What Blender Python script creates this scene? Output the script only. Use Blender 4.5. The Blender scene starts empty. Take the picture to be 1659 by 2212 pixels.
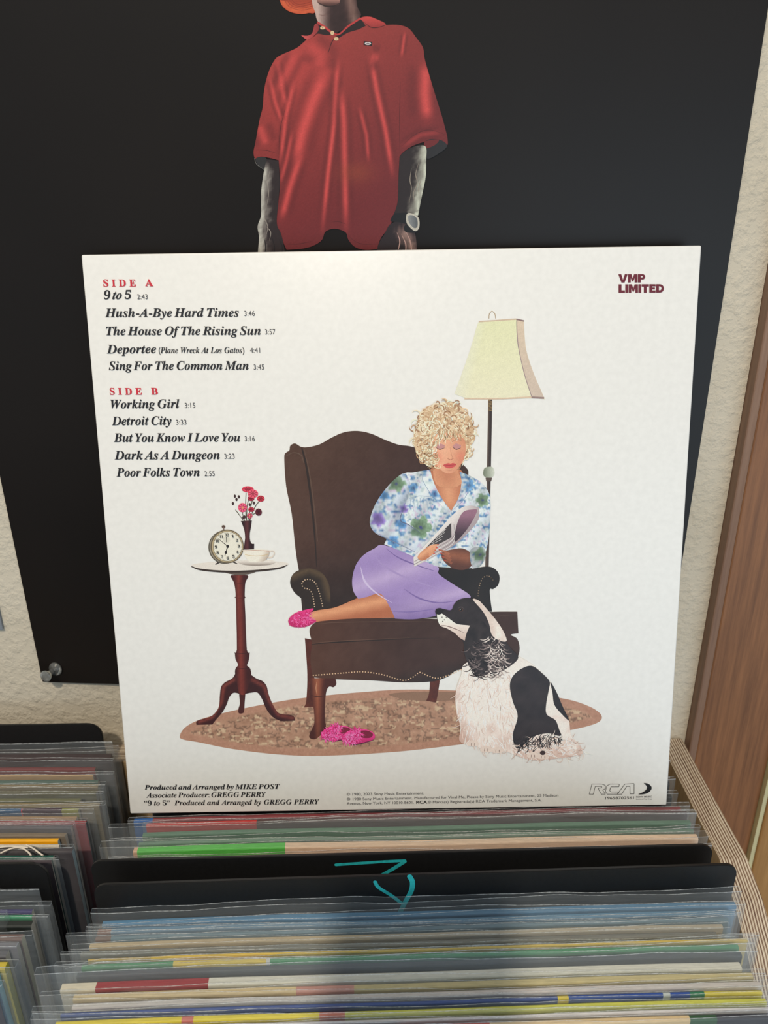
import bpy, bmesh, math, random
import numpy as np
from mathutils import Vector, Matrix
from mathutils.geometry import delaunay_2d_cdt

SC = bpy.context.scene
COL = SC.collection
random.seed(4)
RNG = np.random.default_rng(7)

# ------------------------------------------------------------------ camera
W, H, FPX = 1659, 2212, 1700.0
CAM = np.array([-0.009, -0.48, 0.3404])
CR = np.array([0.99994, -0.00750, -0.0066])
CF = np.array([0.0044, 0.9225, -0.3860])
CF /= np.linalg.norm(CF)
CR -= CF*(CR@CF); CR /= np.linalg.norm(CR)
CU = np.cross(CR, CF)
cd = bpy.data.cameras.new('camera'); cd.sensor_fit = 'HORIZONTAL'; cd.sensor_width = 36
cd.lens = FPX/W*36; cd.clip_start = .01
co = bpy.data.objects.new('camera', cd); COL.objects.link(co)
co.matrix_world = Matrix([[CR[0], CU[0], -CF[0], CAM[0]], [CR[1], CU[1], -CF[1], CAM[1]], [CR[2], CU[2], -CF[2], CAM[2]], [0, 0, 0, 1]])
SC.camera = co
cd.dof.use_dof = True; cd.dof.focus_distance = .42; cd.dof.aperture_fstop = 16

def ray(x, y): return CF + CR*(x-W/2)/FPX + CU*(H/2-y)/FPX
def onY(x, y, Y): d = ray(x, y); return CAM + d*(Y-CAM[1])/d[1]
def onZ(x, y, Z): d = ray(x, y); return CAM + d*(Z-CAM[2])/d[2]

# ------------------------------------------------------------------ light
wd = bpy.data.worlds.new('world'); SC.world = wd; wd.use_nodes = True
bg = wd.node_tree.nodes['Background']; bg.inputs[0].default_value = (.80, .91, 1.0, 1); bg.inputs[1].default_value = .42
def light(name, kind, loc, target, energy, color, **kw):
    l = bpy.data.lights.new(name, kind); l.energy = energy; l.color = color
    for k, v in kw.items(): setattr(l, k, v)
    o = bpy.data.objects.new(name, l); COL.objects.link(o); o.location = loc
    o.rotation_euler = (Vector(target)-Vector(loc)).to_track_quat('-Z', 'Y').to_euler()
    return o
# ceiling track spot up behind the photographer, warm
light('ceiling_spot', 'SPOT', (-.28, -2.12, 2.26), (0, -.15, .1), 178, (1.0, .87, .70), shadow_soft_size=.06, spot_size=math.radians(40), spot_blend=.5)
# shop window behind, cool daylight, reaching low
light('shop_window', 'AREA', (1.0, -1.9, -.35), (0, 0, .0), 17, (.70, .86, 1.0), shape='RECTANGLE', size=2.2, size_y=1.6)
# added warm wash, hung close so the sleeve warms toward its top
light('added_warm_wash', 'AREA', (-.55, -.75, 1.35), (0, -.05, .35), 3.4, (1.0, .86, .66), shape='RECTANGLE', size=.6, size_y=.3)
SC.view_settings.view_transform = 'Standard'; SC.view_settings.look = 'None'
SC.view_settings.exposure = 0.0; SC.view_settings.gamma = 1.0; SC.view_settings.use_curve_mapping = False
SC.cycles.transparent_max_bounces = 48

# ------------------------------------------------------------------ helpers
def s2l(c):
    c = np.asarray(c, float)/255.0
    return np.where(c <= .04045, c/12.92, ((c+.055)/1.055)**2.4)
def rgba(c): return tuple(float(v) for v in s2l(c)) + (1.0,)
def tag(o, label=None, cat=None, group=None, kind=None):
    if label: o['label'] = label
    if cat: o['category'] = cat
    if group: o['group'] = group
    if kind: o['kind'] = kind
    return o
def empty(name, loc, rz=0, rx=0):
    o = bpy.data.objects.new(name, None); COL.objects.link(o); o.location = loc; o.rotation_euler = (rx, 0, rz)
    o.empty_display_size = .02
    return o
def link(name, me, parent=None):
    o = bpy.data.objects.new(name, me); COL.objects.link(o); o.parent = parent
    return o
def from_bm(name, bm, mats, parent=None, smooth=False):
    me = bpy.data.meshes.new(name); bm.normal_update(); bm.to_mesh(me); bm.free()
    for m in (mats if isinstance(mats, (list, tuple)) else [mats]): me.materials.append(m)
    if smooth:
        for p in me.polygons: p.use_smooth = True
    return link(name, me, parent)
def box_bm(x0, x1, y0, y1, z0, z1, bev=0, seg=2):
    bm = bmesh.new()
    v = [bm.verts.new((x, y, z)) for x in (x0, x1) for y in (y0, y1) for z in (z0, z1)]
    for f in ((0, 1, 3, 2), (4, 6, 7, 5), (0, 4, 5, 1), (2, 3, 7, 6), (0, 2, 6, 4), (1, 5, 7, 3)): bm.faces.new([v[i] for i in f])
    bmesh.ops.recalc_face_normals(bm, faces=bm.faces)
    if bev: bmesh.ops.bevel(bm, geom=bm.edges[:], offset=bev, segments=seg, affect='EDGES', profile=.5)
    return bm
def prism_bm(poly, axis, a0, a1, bev=0):
    """extrude a 2D polygon: axis 'x' -> poly in (y,z); axis 'y' -> poly in (x,z)"""
    bm = bmesh.new()
    mk = (lambda p, a: (a, p[0], p[1])) if axis == 'x' else (lambda p, a: (p[0], a, p[1]))
    A = [bm.verts.new(mk(p, a0)) for p in poly]; B = [bm.verts.new(mk(p, a1)) for p in poly]
    bm.faces.new(A); bm.faces.new(B[::-1]); n = len(poly)
    for i in range(n): bm.faces.new((A[i], B[i], B[(i+1) % n], A[(i+1) % n]))
    bmesh.ops.recalc_face_normals(bm, faces=bm.faces)
    if bev: bmesh.ops.bevel(bm, geom=[e for e in bm.edges if e.is_boundary or (abs(e.calc_face_angle(0)) > .6)], offset=bev, segments=2, affect='EDGES')
    return bm
def lathe_bm(prof, n=32, bm=None, M=None):
    bm = bm or bmesh.new(); rings = []
    for r, z in prof:
        rings.append([bm.verts.new((r*math.cos(2*math.pi*k/n), r*math.sin(2*math.pi*k/n), z)) for k in range(n)])
    for a, b in zip(rings, rings[1:]):
        for k in range(n): bm.faces.new((a[k], a[(k+1) % n], b[(k+1) % n], b[k]))
    bm.faces.new(rings[0][::-1]); bm.faces.new(rings[-1])
    if M: bmesh.ops.transform(bm, matrix=M, verts=bm.verts)
    return bm

class NT:
    def __init__(s, name):
        s.m = bpy.data.materials.new(name); s.m.use_nodes = True; s.t = s.m.node_tree
        s.b = s.t.nodes['Principled BSDF']; s.o = s.t.nodes['Material Output']
    def n(s, typ, **kw):
        nd = s.t.nodes.new(typ)
        for k, v in kw.items(): setattr(nd, k, v)
        return nd
    def l(s, a, b): s.t.links.new(a, b)
    def coord(s, kind='Object', scale=(1, 1, 1)):
        c = s.n('ShaderNodeTexCoord'); m = s.n('ShaderNodeMapping'); m.inputs['Scale'].default_value = scale
        s.l(c.outputs[kind], m.inputs['Vector']); return m.outputs['Vector']
    def noise(s, vec, scale, detail=3, rough=.5):
        n = s.n('ShaderNodeTexNoise'); n.inputs['Scale'].default_value = scale; n.inputs['Detail'].default_value = detail
        n.inputs['Roughness'].default_value = rough; s.l(vec, n.inputs['Vector']); return n.outputs['Fac']
    def ramp(s, fac, stops):
        r = s.n('ShaderNodeValToRGB'); e = r.color_ramp.elements
        while len(e) < len(stops): e.new(.5)
        for el, (p, c) in zip(e, stops): el.position = p; el.color = rgba(c) if len(c) == 3 else c
        s.l(fac, r.inputs['Fac']); return r.outputs['Color']
    def bump(s, h, strength, dist):
        b = s.n('ShaderNodeBump'); b.inputs['Strength'].default_value = strength; b.inputs['Distance'].default_value = dist
        s.l(h, b.inputs['Height']); s.l(b.outputs['Normal'], s.b.inputs['Normal']); return b
def simple(name, c, rough=.5, noise=0, nscale=60, spec=.5, metal=0):
    t = NT(name); t.b.inputs['Roughness'].default_value = rough; t.b.inputs['Specular IOR Level'].default_value = spec
    t.b.inputs['Metallic'].default_value = metal
    f = t.noise(t.coord(), nscale, 4)
    c = np.array(c, float); d = c*noise
    t.l(t.ramp(f, [(.3, tuple(np.clip(c-d, 0, 255))), (.7, tuple(np.clip(c+d, 0, 255)))]), t.b.inputs['Base Color'])
    return t

# plaster wall
t = NT('plaster'); t.b.inputs['Roughness'].default_value = .75
v = t.coord(); h1 = t.noise(v, 210, 4, .55); h2 = t.noise(v, 800, 2, .5)
r1 = t.ramp(h1, [(.42, (0, 0, 0)), (.72, (255, 255, 255))])
mx = t.n('ShaderNodeMath', operation='MULTIPLY_ADD'); t.l(h2, mx.inputs[0]); mx.inputs[1].default_value = .22; t.l(r1, mx.inputs[2])
t.bump(mx.outputs[0], .5, .0011)
t.l(t.ramp(t.noise(v, 9, 4), [(.3, (200, 190, 170)), (.7, (214, 205, 187))]), t.b.inputs['Base Color'])
M_PLASTER = t.m
# orange-brown veneer with vertical grain
def wood(name, a, b, rough=.4):
    t = NT(name); t.b.inputs['Roughness'].default_value = rough
    v = t.coord(scale=(70, 70, 3)); f = t.noise(v, 3, 6, .6)
    g = t.noise(t.coord(scale=(1400, 1400, 60)), 1, 2)
    m = t.n('ShaderNodeMath', operation='MULTIPLY_ADD'); t.l(g, m.inputs[0]); m.inputs[1].default_value = .35; t.l(f, m.inputs[2])
    t.b.inputs['Specular IOR Level'].default_value = .3
    t.l(t.ramp(m.outputs[0], [(.45, a), (.9, b)]), t.b.inputs['Base Color']); t.bump(g, .1, .0003)
    return t.m
M_WOOD = wood('beech_veneer', (106, 72, 50), (146, 101, 68))
M_CASING = wood('casing_veneer', (120, 92, 76), (146, 116, 96), .5)
M_GOLD = wood('golden_veneer', (148, 110, 66), (172, 132, 84))
M_GAP = simple('pale_edge_band', (196, 190, 150), .5, .04).m
# plywood: faces are birch, edges show the stacked veneers; axis = stacking direction
def ply(name, axis, x0, n_per_m=640):
    t = NT(name); t.b.inputs['Roughness'].default_value = .6
    c = t.n('ShaderNodeTexCoord'); s = t.n('ShaderNodeSeparateXYZ'); t.l(c.outputs['Object'], s.inputs[0])
    wob = t.noise(t.coord(scale=(18, 18, 18)), 3, 4)
    ma = t.n('ShaderNodeMath', operation='MULTIPLY'); t.l(s.outputs['XYZ'.index(axis)], ma.inputs[0]); ma.inputs[1].default_value = n_per_m*2*math.pi
    mb = t.n('ShaderNodeMath', operation='MULTIPLY_ADD'); t.l(wob, mb.inputs[0]); mb.inputs[1].default_value = 4.5; t.l(ma.outputs[0], mb.inputs[2])
    sn = t.n('ShaderNodeMath', operation='SINE'); t.l(mb.outputs[0], sn.inputs[0])
    n2 = t.noise(t.coord(scale=(900, 30, 30) if axis == 'X' else (30, 900, 30)), 1, 4, .7)
    mc = t.n('ShaderNodeMath', operation='MULTIPLY_ADD'); t.l(sn.outputs[0], mc.inputs[0]); mc.inputs[1].default_value = .30; t.l(n2, mc.inputs[2])
    t.l(t.ramp(mc.outputs[0], [(.10, (84, 56, 44)), (.32, (134, 108, 88)), (.52, (190, 172, 148)), (.85, (222, 210, 190))]), t.b.inputs['Base Color'])
    t.bump(sn.outputs[0], .25, .0003)
    return t.m
M_PLYX = ply('plywood_edge_side', 'X', 0); M_PLYY = ply('plywood_edge_back', 'Y', 0)
M_BIRCH = wood('birch_face', (176, 146, 108), (200, 172, 132), .55)

M_PRINT = NT('printed_ink'); _a = M_PRINT.n('ShaderNodeAttribute', attribute_name='Col')
_n = M_PRINT.noise(M_PRINT.coord(), 1800, 2); _r = M_PRINT.ramp(_n, [(.25, (238, 238, 238)), (.75, (255, 255, 255))])
_m = M_PRINT.n('ShaderNodeMix', data_type='RGBA', blend_type='MULTIPLY'); _m.inputs['Factor'].default_value = 1
M_PRINT.l(_a.outputs['Color'], _m.inputs['A']); M_PRINT.l(_r, _m.inputs['B']); M_PRINT.l(_m.outputs['Result'], M_PRINT.b.inputs['Base Color'])
M_PRINT.b.inputs['Roughness'].default_value = .42; M_PRINT = M_PRINT.m
_p = simple('white_coated_card', (238, 237, 233), .34, .012, 300); _p.b.inputs['Specular IOR Level'].default_value = .5
M_CARD = _p.m
_p = NT('black_poster_paper'); _p.b.inputs['Roughness'].default_value = .36; _p.b.inputs['Specular IOR Level'].default_value = .3
_p.l(_p.ramp(_p.noise(_p.coord(), 7, 2), [(.3, (22, 18, 16)), (.7, (28, 23, 20))]), _p.b.inputs['Base Color'])
M_POSTER = _p.m
_p = simple('black_divider_plastic', (25, 25, 26), .42, .1, 500); _p.bump(_p.noise(_p.coord(), 1500, 2), .12, .0002)
M_DIV = _p.m
M_TEAL = simple('teal_marker_ink', (44, 186, 192), .5, .08, 400).m
M_FLOOR = simple('floor_boards', (120, 112, 104), .6, .1, 3).m
# record jacket: colour attribute with worn edges
def jacket_mat(name, fibre):
    t = NT(name); a = t.n('ShaderNodeAttribute', attribute_name='Col')
    n = t.noise(t.coord(scale=(12, 120, 120)), 14, 5, .65); r = t.ramp(n, [(.28, (226, 226, 226)), (.62, (255, 255, 255))])
    m = t.n('ShaderNodeMix', data_type='RGBA', blend_type='MULTIPLY'); m.inputs['Factor'].default_value = 1
    t.l(a.outputs['Color'], m.inputs['A']); t.l(r, m.inputs['B']); t.l(m.outputs['Result'], t.b.inputs['Base Color'])
    t.b.inputs['Roughness'].default_value = .5; t.bump(n, fibre, .0004)
    return t.m
M_JACKET = jacket_mat('card_jacket', .2)
M_CORR = jacket_mat('rough_board_jacket', 1.0)
# clear plastic film
def film_mat(name, op, tint, rough, broken=0):
    t = NT(name); b = t.b
    b.inputs['Base Color'].default_value = rgba(tint); b.inputs['Roughness'].default_value = rough; b.inputs['Specular IOR Level'].default_value = .7
    tr = t.n('ShaderNodeBsdfTransparent'); tr.inputs['Color'].default_value = (.985, .99, .99, 1)
    mx = t.n('ShaderNodeMixShader'); lw = t.n('ShaderNodeLayerWeight'); lw.inputs['Blend'].default_value = .25
    n = t.noise(t.coord(scale=(3, 9, 9)), 22, 4, .6)
    ad = t.n('ShaderNodeMath', operation='MULTIPLY_ADD'); t.l(lw.outputs['Facing'], ad.inputs[0]); ad.inputs[1].default_value = .20
    if broken:
        f_ = t.noise(t.coord(scale=(1, 1, 1)), 420, 3, .7); n = t.ramp(f_, [(.40, (60, 60, 60)), (.62, (255, 255, 255))])
    a2 = t.n('ShaderNodeMath', operation='MULTIPLY_ADD'); t.l(n, a2.inputs[0]); a2.inputs[1].default_value = op*.8; a2.inputs[2].default_value = op*.5
    t.l(a2.outputs[0], ad.inputs[2])
    t.l(ad.outputs[0], mx.inputs['Fac']); t.l(tr.outputs[0], mx.inputs[1]); t.l(b.outputs[0], mx.inputs[2]); t.l(mx.outputs[0], t.o.inputs['Surface'])
    nb = t.noise(t.coord(scale=(1.5, 6, 6)), 40, 3, .6); t.bump(nb, .7, .0012)
    return t.m
M_FILM = film_mat('clear_plastic_film', .062, (206, 214, 220), .10)
M_RIM = film_mat('film_edge_glints', .55, (236, 240, 242), .2, 1)  # whiter rim, its patchy opacity stands in for glints along the film edge
t = NT('clear_acrylic'); t.b.inputs['Transmission Weight'].default_value = .85; t.b.inputs['Roughness'].default_value = .06
t.b.inputs['IOR'].default_value = 1.46; t.l(t.ramp(t.noise(t.coord(), 200), [(0, (205, 208, 205)), (1, (235, 236, 232))]), t.b.inputs['Base Color']); M_ACRYL = t.m
M_STEEL = simple('steel_needle', (180, 180, 178), .3, .03, metal=1).m

M_GAP_W = simple('cream_cord', (226, 216, 202), .7, .05).m
# ------------------------------------------------------------------ the room
WY = -.046
XE = .1974
wall = from_bm('wall_back', box_bm(-1.3, XE, WY, .06, -1.0, 1.5), M_PLASTER); tag(wall, kind='structure')
trim = from_bm('trim_1', box_bm(XE+.0002, .2030, WY-.0085, .05, -1.0, 1.5, .001), M_CASING); tag(trim, kind='structure')
dr = from_bm('door_1', box_bm(.2033, .2535, WY-.0070, .05, -1.0, 1.5, .0012), M_WOOD); tag(dr, kind='structure')
dg = from_bm('trim_2', box_bm(.2537, .2565, WY-.011, .05, -1.0, 1.5), M_GAP); tag(dg, kind='structure')
d2 = from_bm('door_2', box_bm(.2567, .9, WY-.0125, .05, -1.0, 1.5, .0012), M_GOLD); tag(d2, kind='structure')
fl = from_bm('floor', box_bm(-3, 3, -4, .06, -1.04, -1.0), M_FLOOR); tag(fl, kind='structure')

# ------------------------------------------------------------------ record bin
ZB = -.325
bin_ = empty('record_bin', (0, -.07, ZB-.012)); tag(bin_, 'open birch plywood record bin with striped layered edges against the wall', 'bin')
def binpart(name, bm, mats, faces_edge):
    o = from_bm(name, bm, mats, bin_); o.matrix_parent_inverse = bin_.matrix_basis.inverted()
    for p in o.data.polygons: p.material_index = 1 if faces_edge(p) else 0
    return o
side = [(-.0466, ZB), (-.0466, -.0098), (-.150, -.0098), (-.172, -.0165), (-.192, -.0275), (-.212, -.043), (-.238, -.075), (-.30, -.16), (-.36, -.27), (-.372, ZB)]
bin_.location = (0, 0, 0)
def sidepanel(a, b, nm='side_panel'):
    return binpart(nm, prism_bm(side, 'x', a, b, .0006), [M_BIRCH, M_PLYX], lambda p: abs(p.normal.x) < .5)
sidepanel(.1790, .1948)
sidepanel(-.532, -.516)
binpart('back_panel', box_bm(-.5158, .1788, -.0642, -.0468, ZB, -.0100, .0006), [M_BIRCH, M_PLYY], lambda p: p.normal.z > .5)
binpart('bottom_panel', box_bm(-.5158, .1788, -.36, -.0644, ZB-.012, ZB-.0002), [M_BIRCH, M_BIRCH], lambda p: False)
binpart('front_panel', box_bm(-.5158, .1788, -.372, -.3602, ZB-.012, -.27, .0006), [M_BIRCH, M_PLYY], lambda p: p.normal.z > .5)

# ------------------------------------------------------------------ records
def jacket(parent, x0, x1, t, h, segs, mat=M_JACKET, edge=None):
    """segs: [(x_from, x_to, colour)] bands; local: front face y=0, back y=t, z 0..h"""
    e = .0007
    prof = [(0, 0), (0, h-.006), (0, h-e), (e*.4, h-e*.3), (e, h), (t-e, h), (t-e*.4, h-e*.3), (t, h-e), (t, h-.006), (t, 0)]
    xs = sorted(set([x0, x1]+[s[0] for s in segs]+[s[1] for s in segs]+list(np.linspace(x0, x1, 9))))
    xs = [x for x in xs if x0-1e-9 <= x <= x1+1e-9]
    V = []; F = []; C = []
    n = len(prof)
    sag = [.0006*math.sin(9*x+x1*50)+.0004*math.sin(31*x+x0*90) for x in xs]
    for x, sg in zip(xs, sag):
        for (y, z) in prof: V.append((x, y, z+(sg if z > h*.5 else 0)))
    def colat(x):
        c = segs[0][2]
        for a, b, cc in segs:
            if a-1e-9 <= x <= b+1e-9: c = cc
        return tuple(s2l(c))+(1,)
    for i in range(len(xs)-1):
        c = colat((xs[i]+xs[i+1])/2)
        for k in range(n-1):
            F.append((i*n+k, (i+1)*n+k, (i+1)*n+k+1, i*n+k+1)); C += [c]*4
    ce = tuple(s2l(edge if edge else (200, 192, 176)))+(1,)
    F.append(tuple(range(n))[::-1]); C += [ce]*n
    F.append(tuple(range((len(xs)-1)*n, len(xs)*n))); C += [ce]*n
    me = bpy.data.meshes.new('jacket'); me.from_pydata(V, [], F); me.materials.append(mat)
    a = me.color_attributes.new('Col', 'FLOAT_COLOR', 'CORNER'); a.data.foreach_set('color', np.array(C, np.float32).ravel())
    return link('jacket', me, parent)
def film(parent, x0, x1, t, h, up, sl, sr, name='plastic_cover', crumple=0, seedv=0, slot=.01):
    r = random.Random(seedv)
    y0, y1 = -.0005, t+.0005; X0, X1 = x0-sl, x1+sr
    N = 40; ring = []
    for i in range(N+1): ring.append((X0+(X1-X0)*i/N, y0, 0))
    for i in range(1, 3): ring.append((X1, y0+(y1-y0)*i/3, 1))
    for i in range(N+1): ring.append((X1-(X1-X0)*i/N, y1, 2))
    for i in range(1, 3): ring.append((X0, y1-(y1-y0)*i/3, 3))
    ph = [r.uniform(0, 6.3) for _ in range(8)]
    amp = r.uniform(.0006, .0013)
    zl = [(0, 0), (h-.06, 0), (h-.02, .1), (h-.006, .3), (h, .5), (h+up*.5, .8), (h+up-.0004, 1.0), (h+up, 1.0)]
    V = []; F = []; MI = []
    for (z, w) in zl:
        for (x, y, s) in ring:
            u = (x-X0)/(X1-X0)
            fr = 1 if s == 0 else -.3
            wy = amp*(math.sin(u*5+ph[0])+.6*math.sin(u*13+ph[1])*fr+.25*math.sin(u*41+ph[2]))*w
            if s == 0: wy = min(wy, .0004*(1-w)+wy*w) - .0002*w
            wz = (.0010*math.sin(u*4+ph[3])+.0005*math.sin(u*17+ph[4])+.0002*math.sin(u*60+ph[5]))*w
            if s == 2: wz += .0009*math.sin(u*7+ph[6])*w
            endc = 0
            if crumple:
                de = min(u, 1-u) if crumple == 2 else u
                endc = crumple and max(0, 1-de/.05)
                wz -= endc*(.003+.0015*math.sin(x*900+y*700))*w; wy += endc*.0016*math.sin(x*700+z*500)*w
            yy = y + wy
            # squeeze the mouth of the sleeve shut a little
            yy = yy*(1-.35*w) + (t*.5)*(.35*w)
            yy = min(max(yy, -.0006), slot-.0009)
            V.append((x, yy, max(z+wz, 0)))
    n = len(ring)
    for k in range(len(zl)-1):
        for i in range(n):
            F.append((k*n+i, k*n+(i+1) % n, (k+1)*n+(i+1) % n, (k+1)*n+i)); MI.append(1 if k == len(zl)-2 else 0)
    me = bpy.data.meshes.new(name); me.from_pydata(V, [], F); me.materials.append(M_FILM); me.materials.append(M_RIM)
    me.polygons.foreach_set('material_index', MI); me.polygons.foreach_set('use_smooth', [True]*len(F))
    return link(name, me, parent)

WHT = (225, 222, 212)
def record(row, rowx, xl, xr, segs, t, label, group, yaw=.022, z=0, up=.009, sl=.004, sr=.005, lean=0.0, film_on=True, edge=None, mat=M_JACKET, crumple=0, slot=.01, cname='vinyl_record'):
    """row/rowx: pixel on the front top edge; xl,xr: world x ends; segs: [(xa,xb,colour)] in world x"""
    p = onZ(rowx, row, z) if not isinstance(row, float) or rowx is not None else np.array([0, row, z])
    xm = (xl+xr)/2; yc = p[1]+(xm-p[0])*math.tan(yaw)
    h = z-ZB
    e = empty(cname, (xm, yc+h*math.sin(-lean)*0, ZB), yaw); e.rotation_euler = (lean, 0, yaw)
    tag(e, label, 'record', group)
    sg = [(max(a, xl)-xm, min(b, xr)-xm, c) for a, b, c in segs if b > xl and a < xr]
    jacket(e, xl-xm, xr-xm, t, h, sg, mat, edge)
    if film_on: film(e, xl-xm, xr-xm, t, h, up, sl, sr, seedv=hash(label) % 99991 if False else sum(map(ord, label)), crumple=crumple, slot=slot)
    return e
A = -9; B = 9
def X(px, row, z=0): return float(onZ(px, row, z)[0])
GF = 'records in the front right stack'
# front right stack: (row at x=830, left px, right px, segments in px, thickness, extras)
front = [
 (1981, 222, 1597, [(A, B, (92, 146, 186))], .0032, 'glossy sky-blue record, farthest back of the front stack under the black dividers', dict(up=.010, edge=(90, 140, 190), sr=.0005)),
 (1997, 212, 1590, [(A, 'x245', (150, 100, 80)), ('x245', B, (112, 152, 182))], .0030, 'muted blue record with a brown left end, second behind the tan one', dict(up=.006)),
 (2011, 208, 1580, [(A, 'x245', (128, 100, 88)), ('x245', B, (110, 140, 156))], .0030, 'grey-blue record directly behind the tan record in the front stack', dict(up=.005)),
 (2027, 195, 1568, [(A, 'x800', (206, 186, 150)), ('x800', B, (196, 184, 162))], .0036, 'tan record in clear plastic, in front of the blue ones', dict(up=.008, sl=.010)),
 (2044, 176, 1555, [(A, B, (128, 128, 122))], .0026, 'dull grey record with a pale worn top edge before the tan one', dict(up=.006)),
 (2056, 192, 1622, [(A, 'x330', (205, 176, 92)), ('x330', B, (240, 200, 44))], .0030, 'golden yellow record directly behind the green banded one', dict(up=.004, sl=.012)),
 (2072, 178, 1603, [(A, 'x377', (30, 148, 72)), ('x377', 'x576', (246, 214, 30)), ('x576', 'x584', (230, 230, 226)), ('x584', B, (14, 152, 76))], .0034, 'green record with a yellow band and a thin white stripe', dict(up=.003, sl=.012)),
 (2090, 168, 1610, [(A, B, (42, 46, 54))], .0034, 'black record with shiny crumpled plastic before the green record', dict(up=.010, crumple=1)),
 (2118, 133, 1610, [(A, 'x212', (226, 218, 196)), ('x212', 'x452', (160, 38, 48)), ('x452', B, (222, 222, 210))], .0040, 'white record with a crimson band at its left end', dict(up=.012, sl=.010)),
 (2138, 160, 1635, [(A, 'x640', (218, 196, 148)), ('x640', 'x765', (206, 150, 136)), ('x765', B, (204, 190, 138))], .0038, 'cream and straw coloured record before the crimson banded one', dict(up=.004, sl=.014)),
 (2157, 158, 1652, [(A, B, (208, 202, 198))], .0034, 'plain off-white record right behind the royal blue one', dict(up=.004, sl=.004)),
 (2172, 134, 1655, [(A, 'x1208', (46, 76, 150)), ('x1208', 'x1232', (226, 204, 62)), ('x1232', 'x1440', (40, 78, 160)), ('x1440', 'x1456', (190, 200, 200)), ('x1456', 'x1500', (40, 78, 160)), ('x1500', 'x1532', (44, 128, 92)), ('x1532', B, (218, 204, 80))], .0042, 'royal blue record with yellow, white and green bands', dict(up=.003, sl=.012)),
 (2194, 122, 1665, [(A, 'x395', (226, 208, 60)), ('x395', 'x420', (208, 120, 110)), ('x420', 'x690', (232, 216, 62)), ('x690', 'x745', (206, 120, 96)), ('x745', B, (206, 208, 96))], .0026, 'lemon yellow record with two faded pink patches before the blue one', dict(up=.003, sl=.010)),
 (2208, 115, 1672, [(A, B, (220, 216, 216))], .0040, 'white record in milky plastic, second from the front of the stack', dict(up=.003, sl=.010)),
 (2228, 105, 1680, [(A, 'x640', (70, 66, 70)), ('x640', 'x860', (60, 56, 84)), ('x860', 'x1060', (196, 80, 60)), ('x1060', 'x1500', (222, 196, 150)), ('x1500', 'x1560', (52, 92, 60)), ('x1560', B, (50, 50, 60))], .0040, 'patchwork coloured record at the very bottom edge of the photo', dict(up=.002)),
]
def resolve(segs, row):
    out = []
    for a, b, c in segs:
        out.append((X(float(a[1:]), row) if isinstance(a, str) else a, X(float(b[1:]), row) if isinstance(b, str) else b, c))
    return out
def fit_slots(rows, rowx, zdef, limit):
    """front-edge y of each record, then the room each has behind it; keeps neighbours from touching"""
    ys = [float(onZ(rowx, r[0], r[-1].get('z', zdef))[1]) for r in rows]; out = []
    for i, y in enumerate(ys): out.append(max((limit if i == 0 else ys[i-1])-y, .0012))
    return out
for (row, xl, xr, segs, t, lab, kw), sl_ in zip(front, fit_slots(front, 830, 0, -.1850)):
    record(row, 830, X(xl, row+12), X(xr, row-12), resolve(segs, row), min(t, sl_-.0015), lab, GF, slot=sl_, **kw)
GM = 'records between the black dividers and the propped sleeve'
mid = [
 (1763, 288, 1478, [(A, 'x330', (40, 98, 168)), ('x330', B, (134, 58, 62))], .0030, 'maroon record with a bright blue left end right under the propped sleeve', dict(up=.002, sl=.003, z=-.002)),
 (1773, 318, 1488, [(A, 'x555', (196, 46, 42)), ('x555', B, (84, 62, 60))], .0026, 'dark record with a bright red left part before the maroon one', dict(up=.0015, sl=.002)),
 (1794, 310, 1496, [(A, B, (98, 130, 110))], .0030, 'grey-green record in clear plastic, farther of the two green ones', dict(up=.008, sl=.018, sr=.002)),
 (1812, 302, 1502, [(A, B, (110, 138, 122))], .0024, 'grey-green record in clear plastic, nearer of the two green ones', dict(up=.003, sl=.016, sr=.003)),
 (1828, 290, 1512, [(A, 'x300', (214, 176, 148)), ('x300', 'x616', (92, 190, 84)), ('x616', B, (222, 196, 170))], .0042, 'pale pink record with a fresh green paper band', dict(up=.003, sl=.018)),
 (1846, 255, 1520, [(A, B, (214, 170, 158))], .0016, 'thin pink record leaning on the farther black divider', dict(up=.002)),
]
for (row, xl, xr, segs, t, lab, kw), sl_ in zip(mid, fit_slots(mid, 830, 0, -.118)):
    record(row, 830, X(xl, row+4), X(xr, row-10), resolve(segs, row), min(t, sl_-.0013), lab, GM, yaw=.016, slot=sl_, **kw)
# behind the propped sleeve (only their right ends show)
GB = 'records hidden behind the propped sleeve'
names = ['black record with a grey edge sticking out right behind the propped sleeve', 'charcoal record behind the propped sleeve, second layer back',
         'dark green record behind the propped sleeve, third layer back', 'black record nearest the wall behind the propped sleeve']
for i, (y, xr, z, c) in enumerate([(-.1085, .1660, -.004, (50, 52, 50)), (-.1035, .1655, .002, (30, 30, 30)), (-.0985, .1640, .000, (60, 70, 62)), (-.0935, .1650, .006, (26, 26, 26))]):
    e = empty('vinyl_record', (xr-.1575, y, ZB)); tag(e, names[i], 'record', GB)
    jacket(e, -.1575, .1575, .0034, z-ZB, [(A, B, c)], edge=(110, 104, 90)); film(e, -.1575, .1575, .0034, z-ZB, .004, .002, .003, seedv=i)

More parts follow.
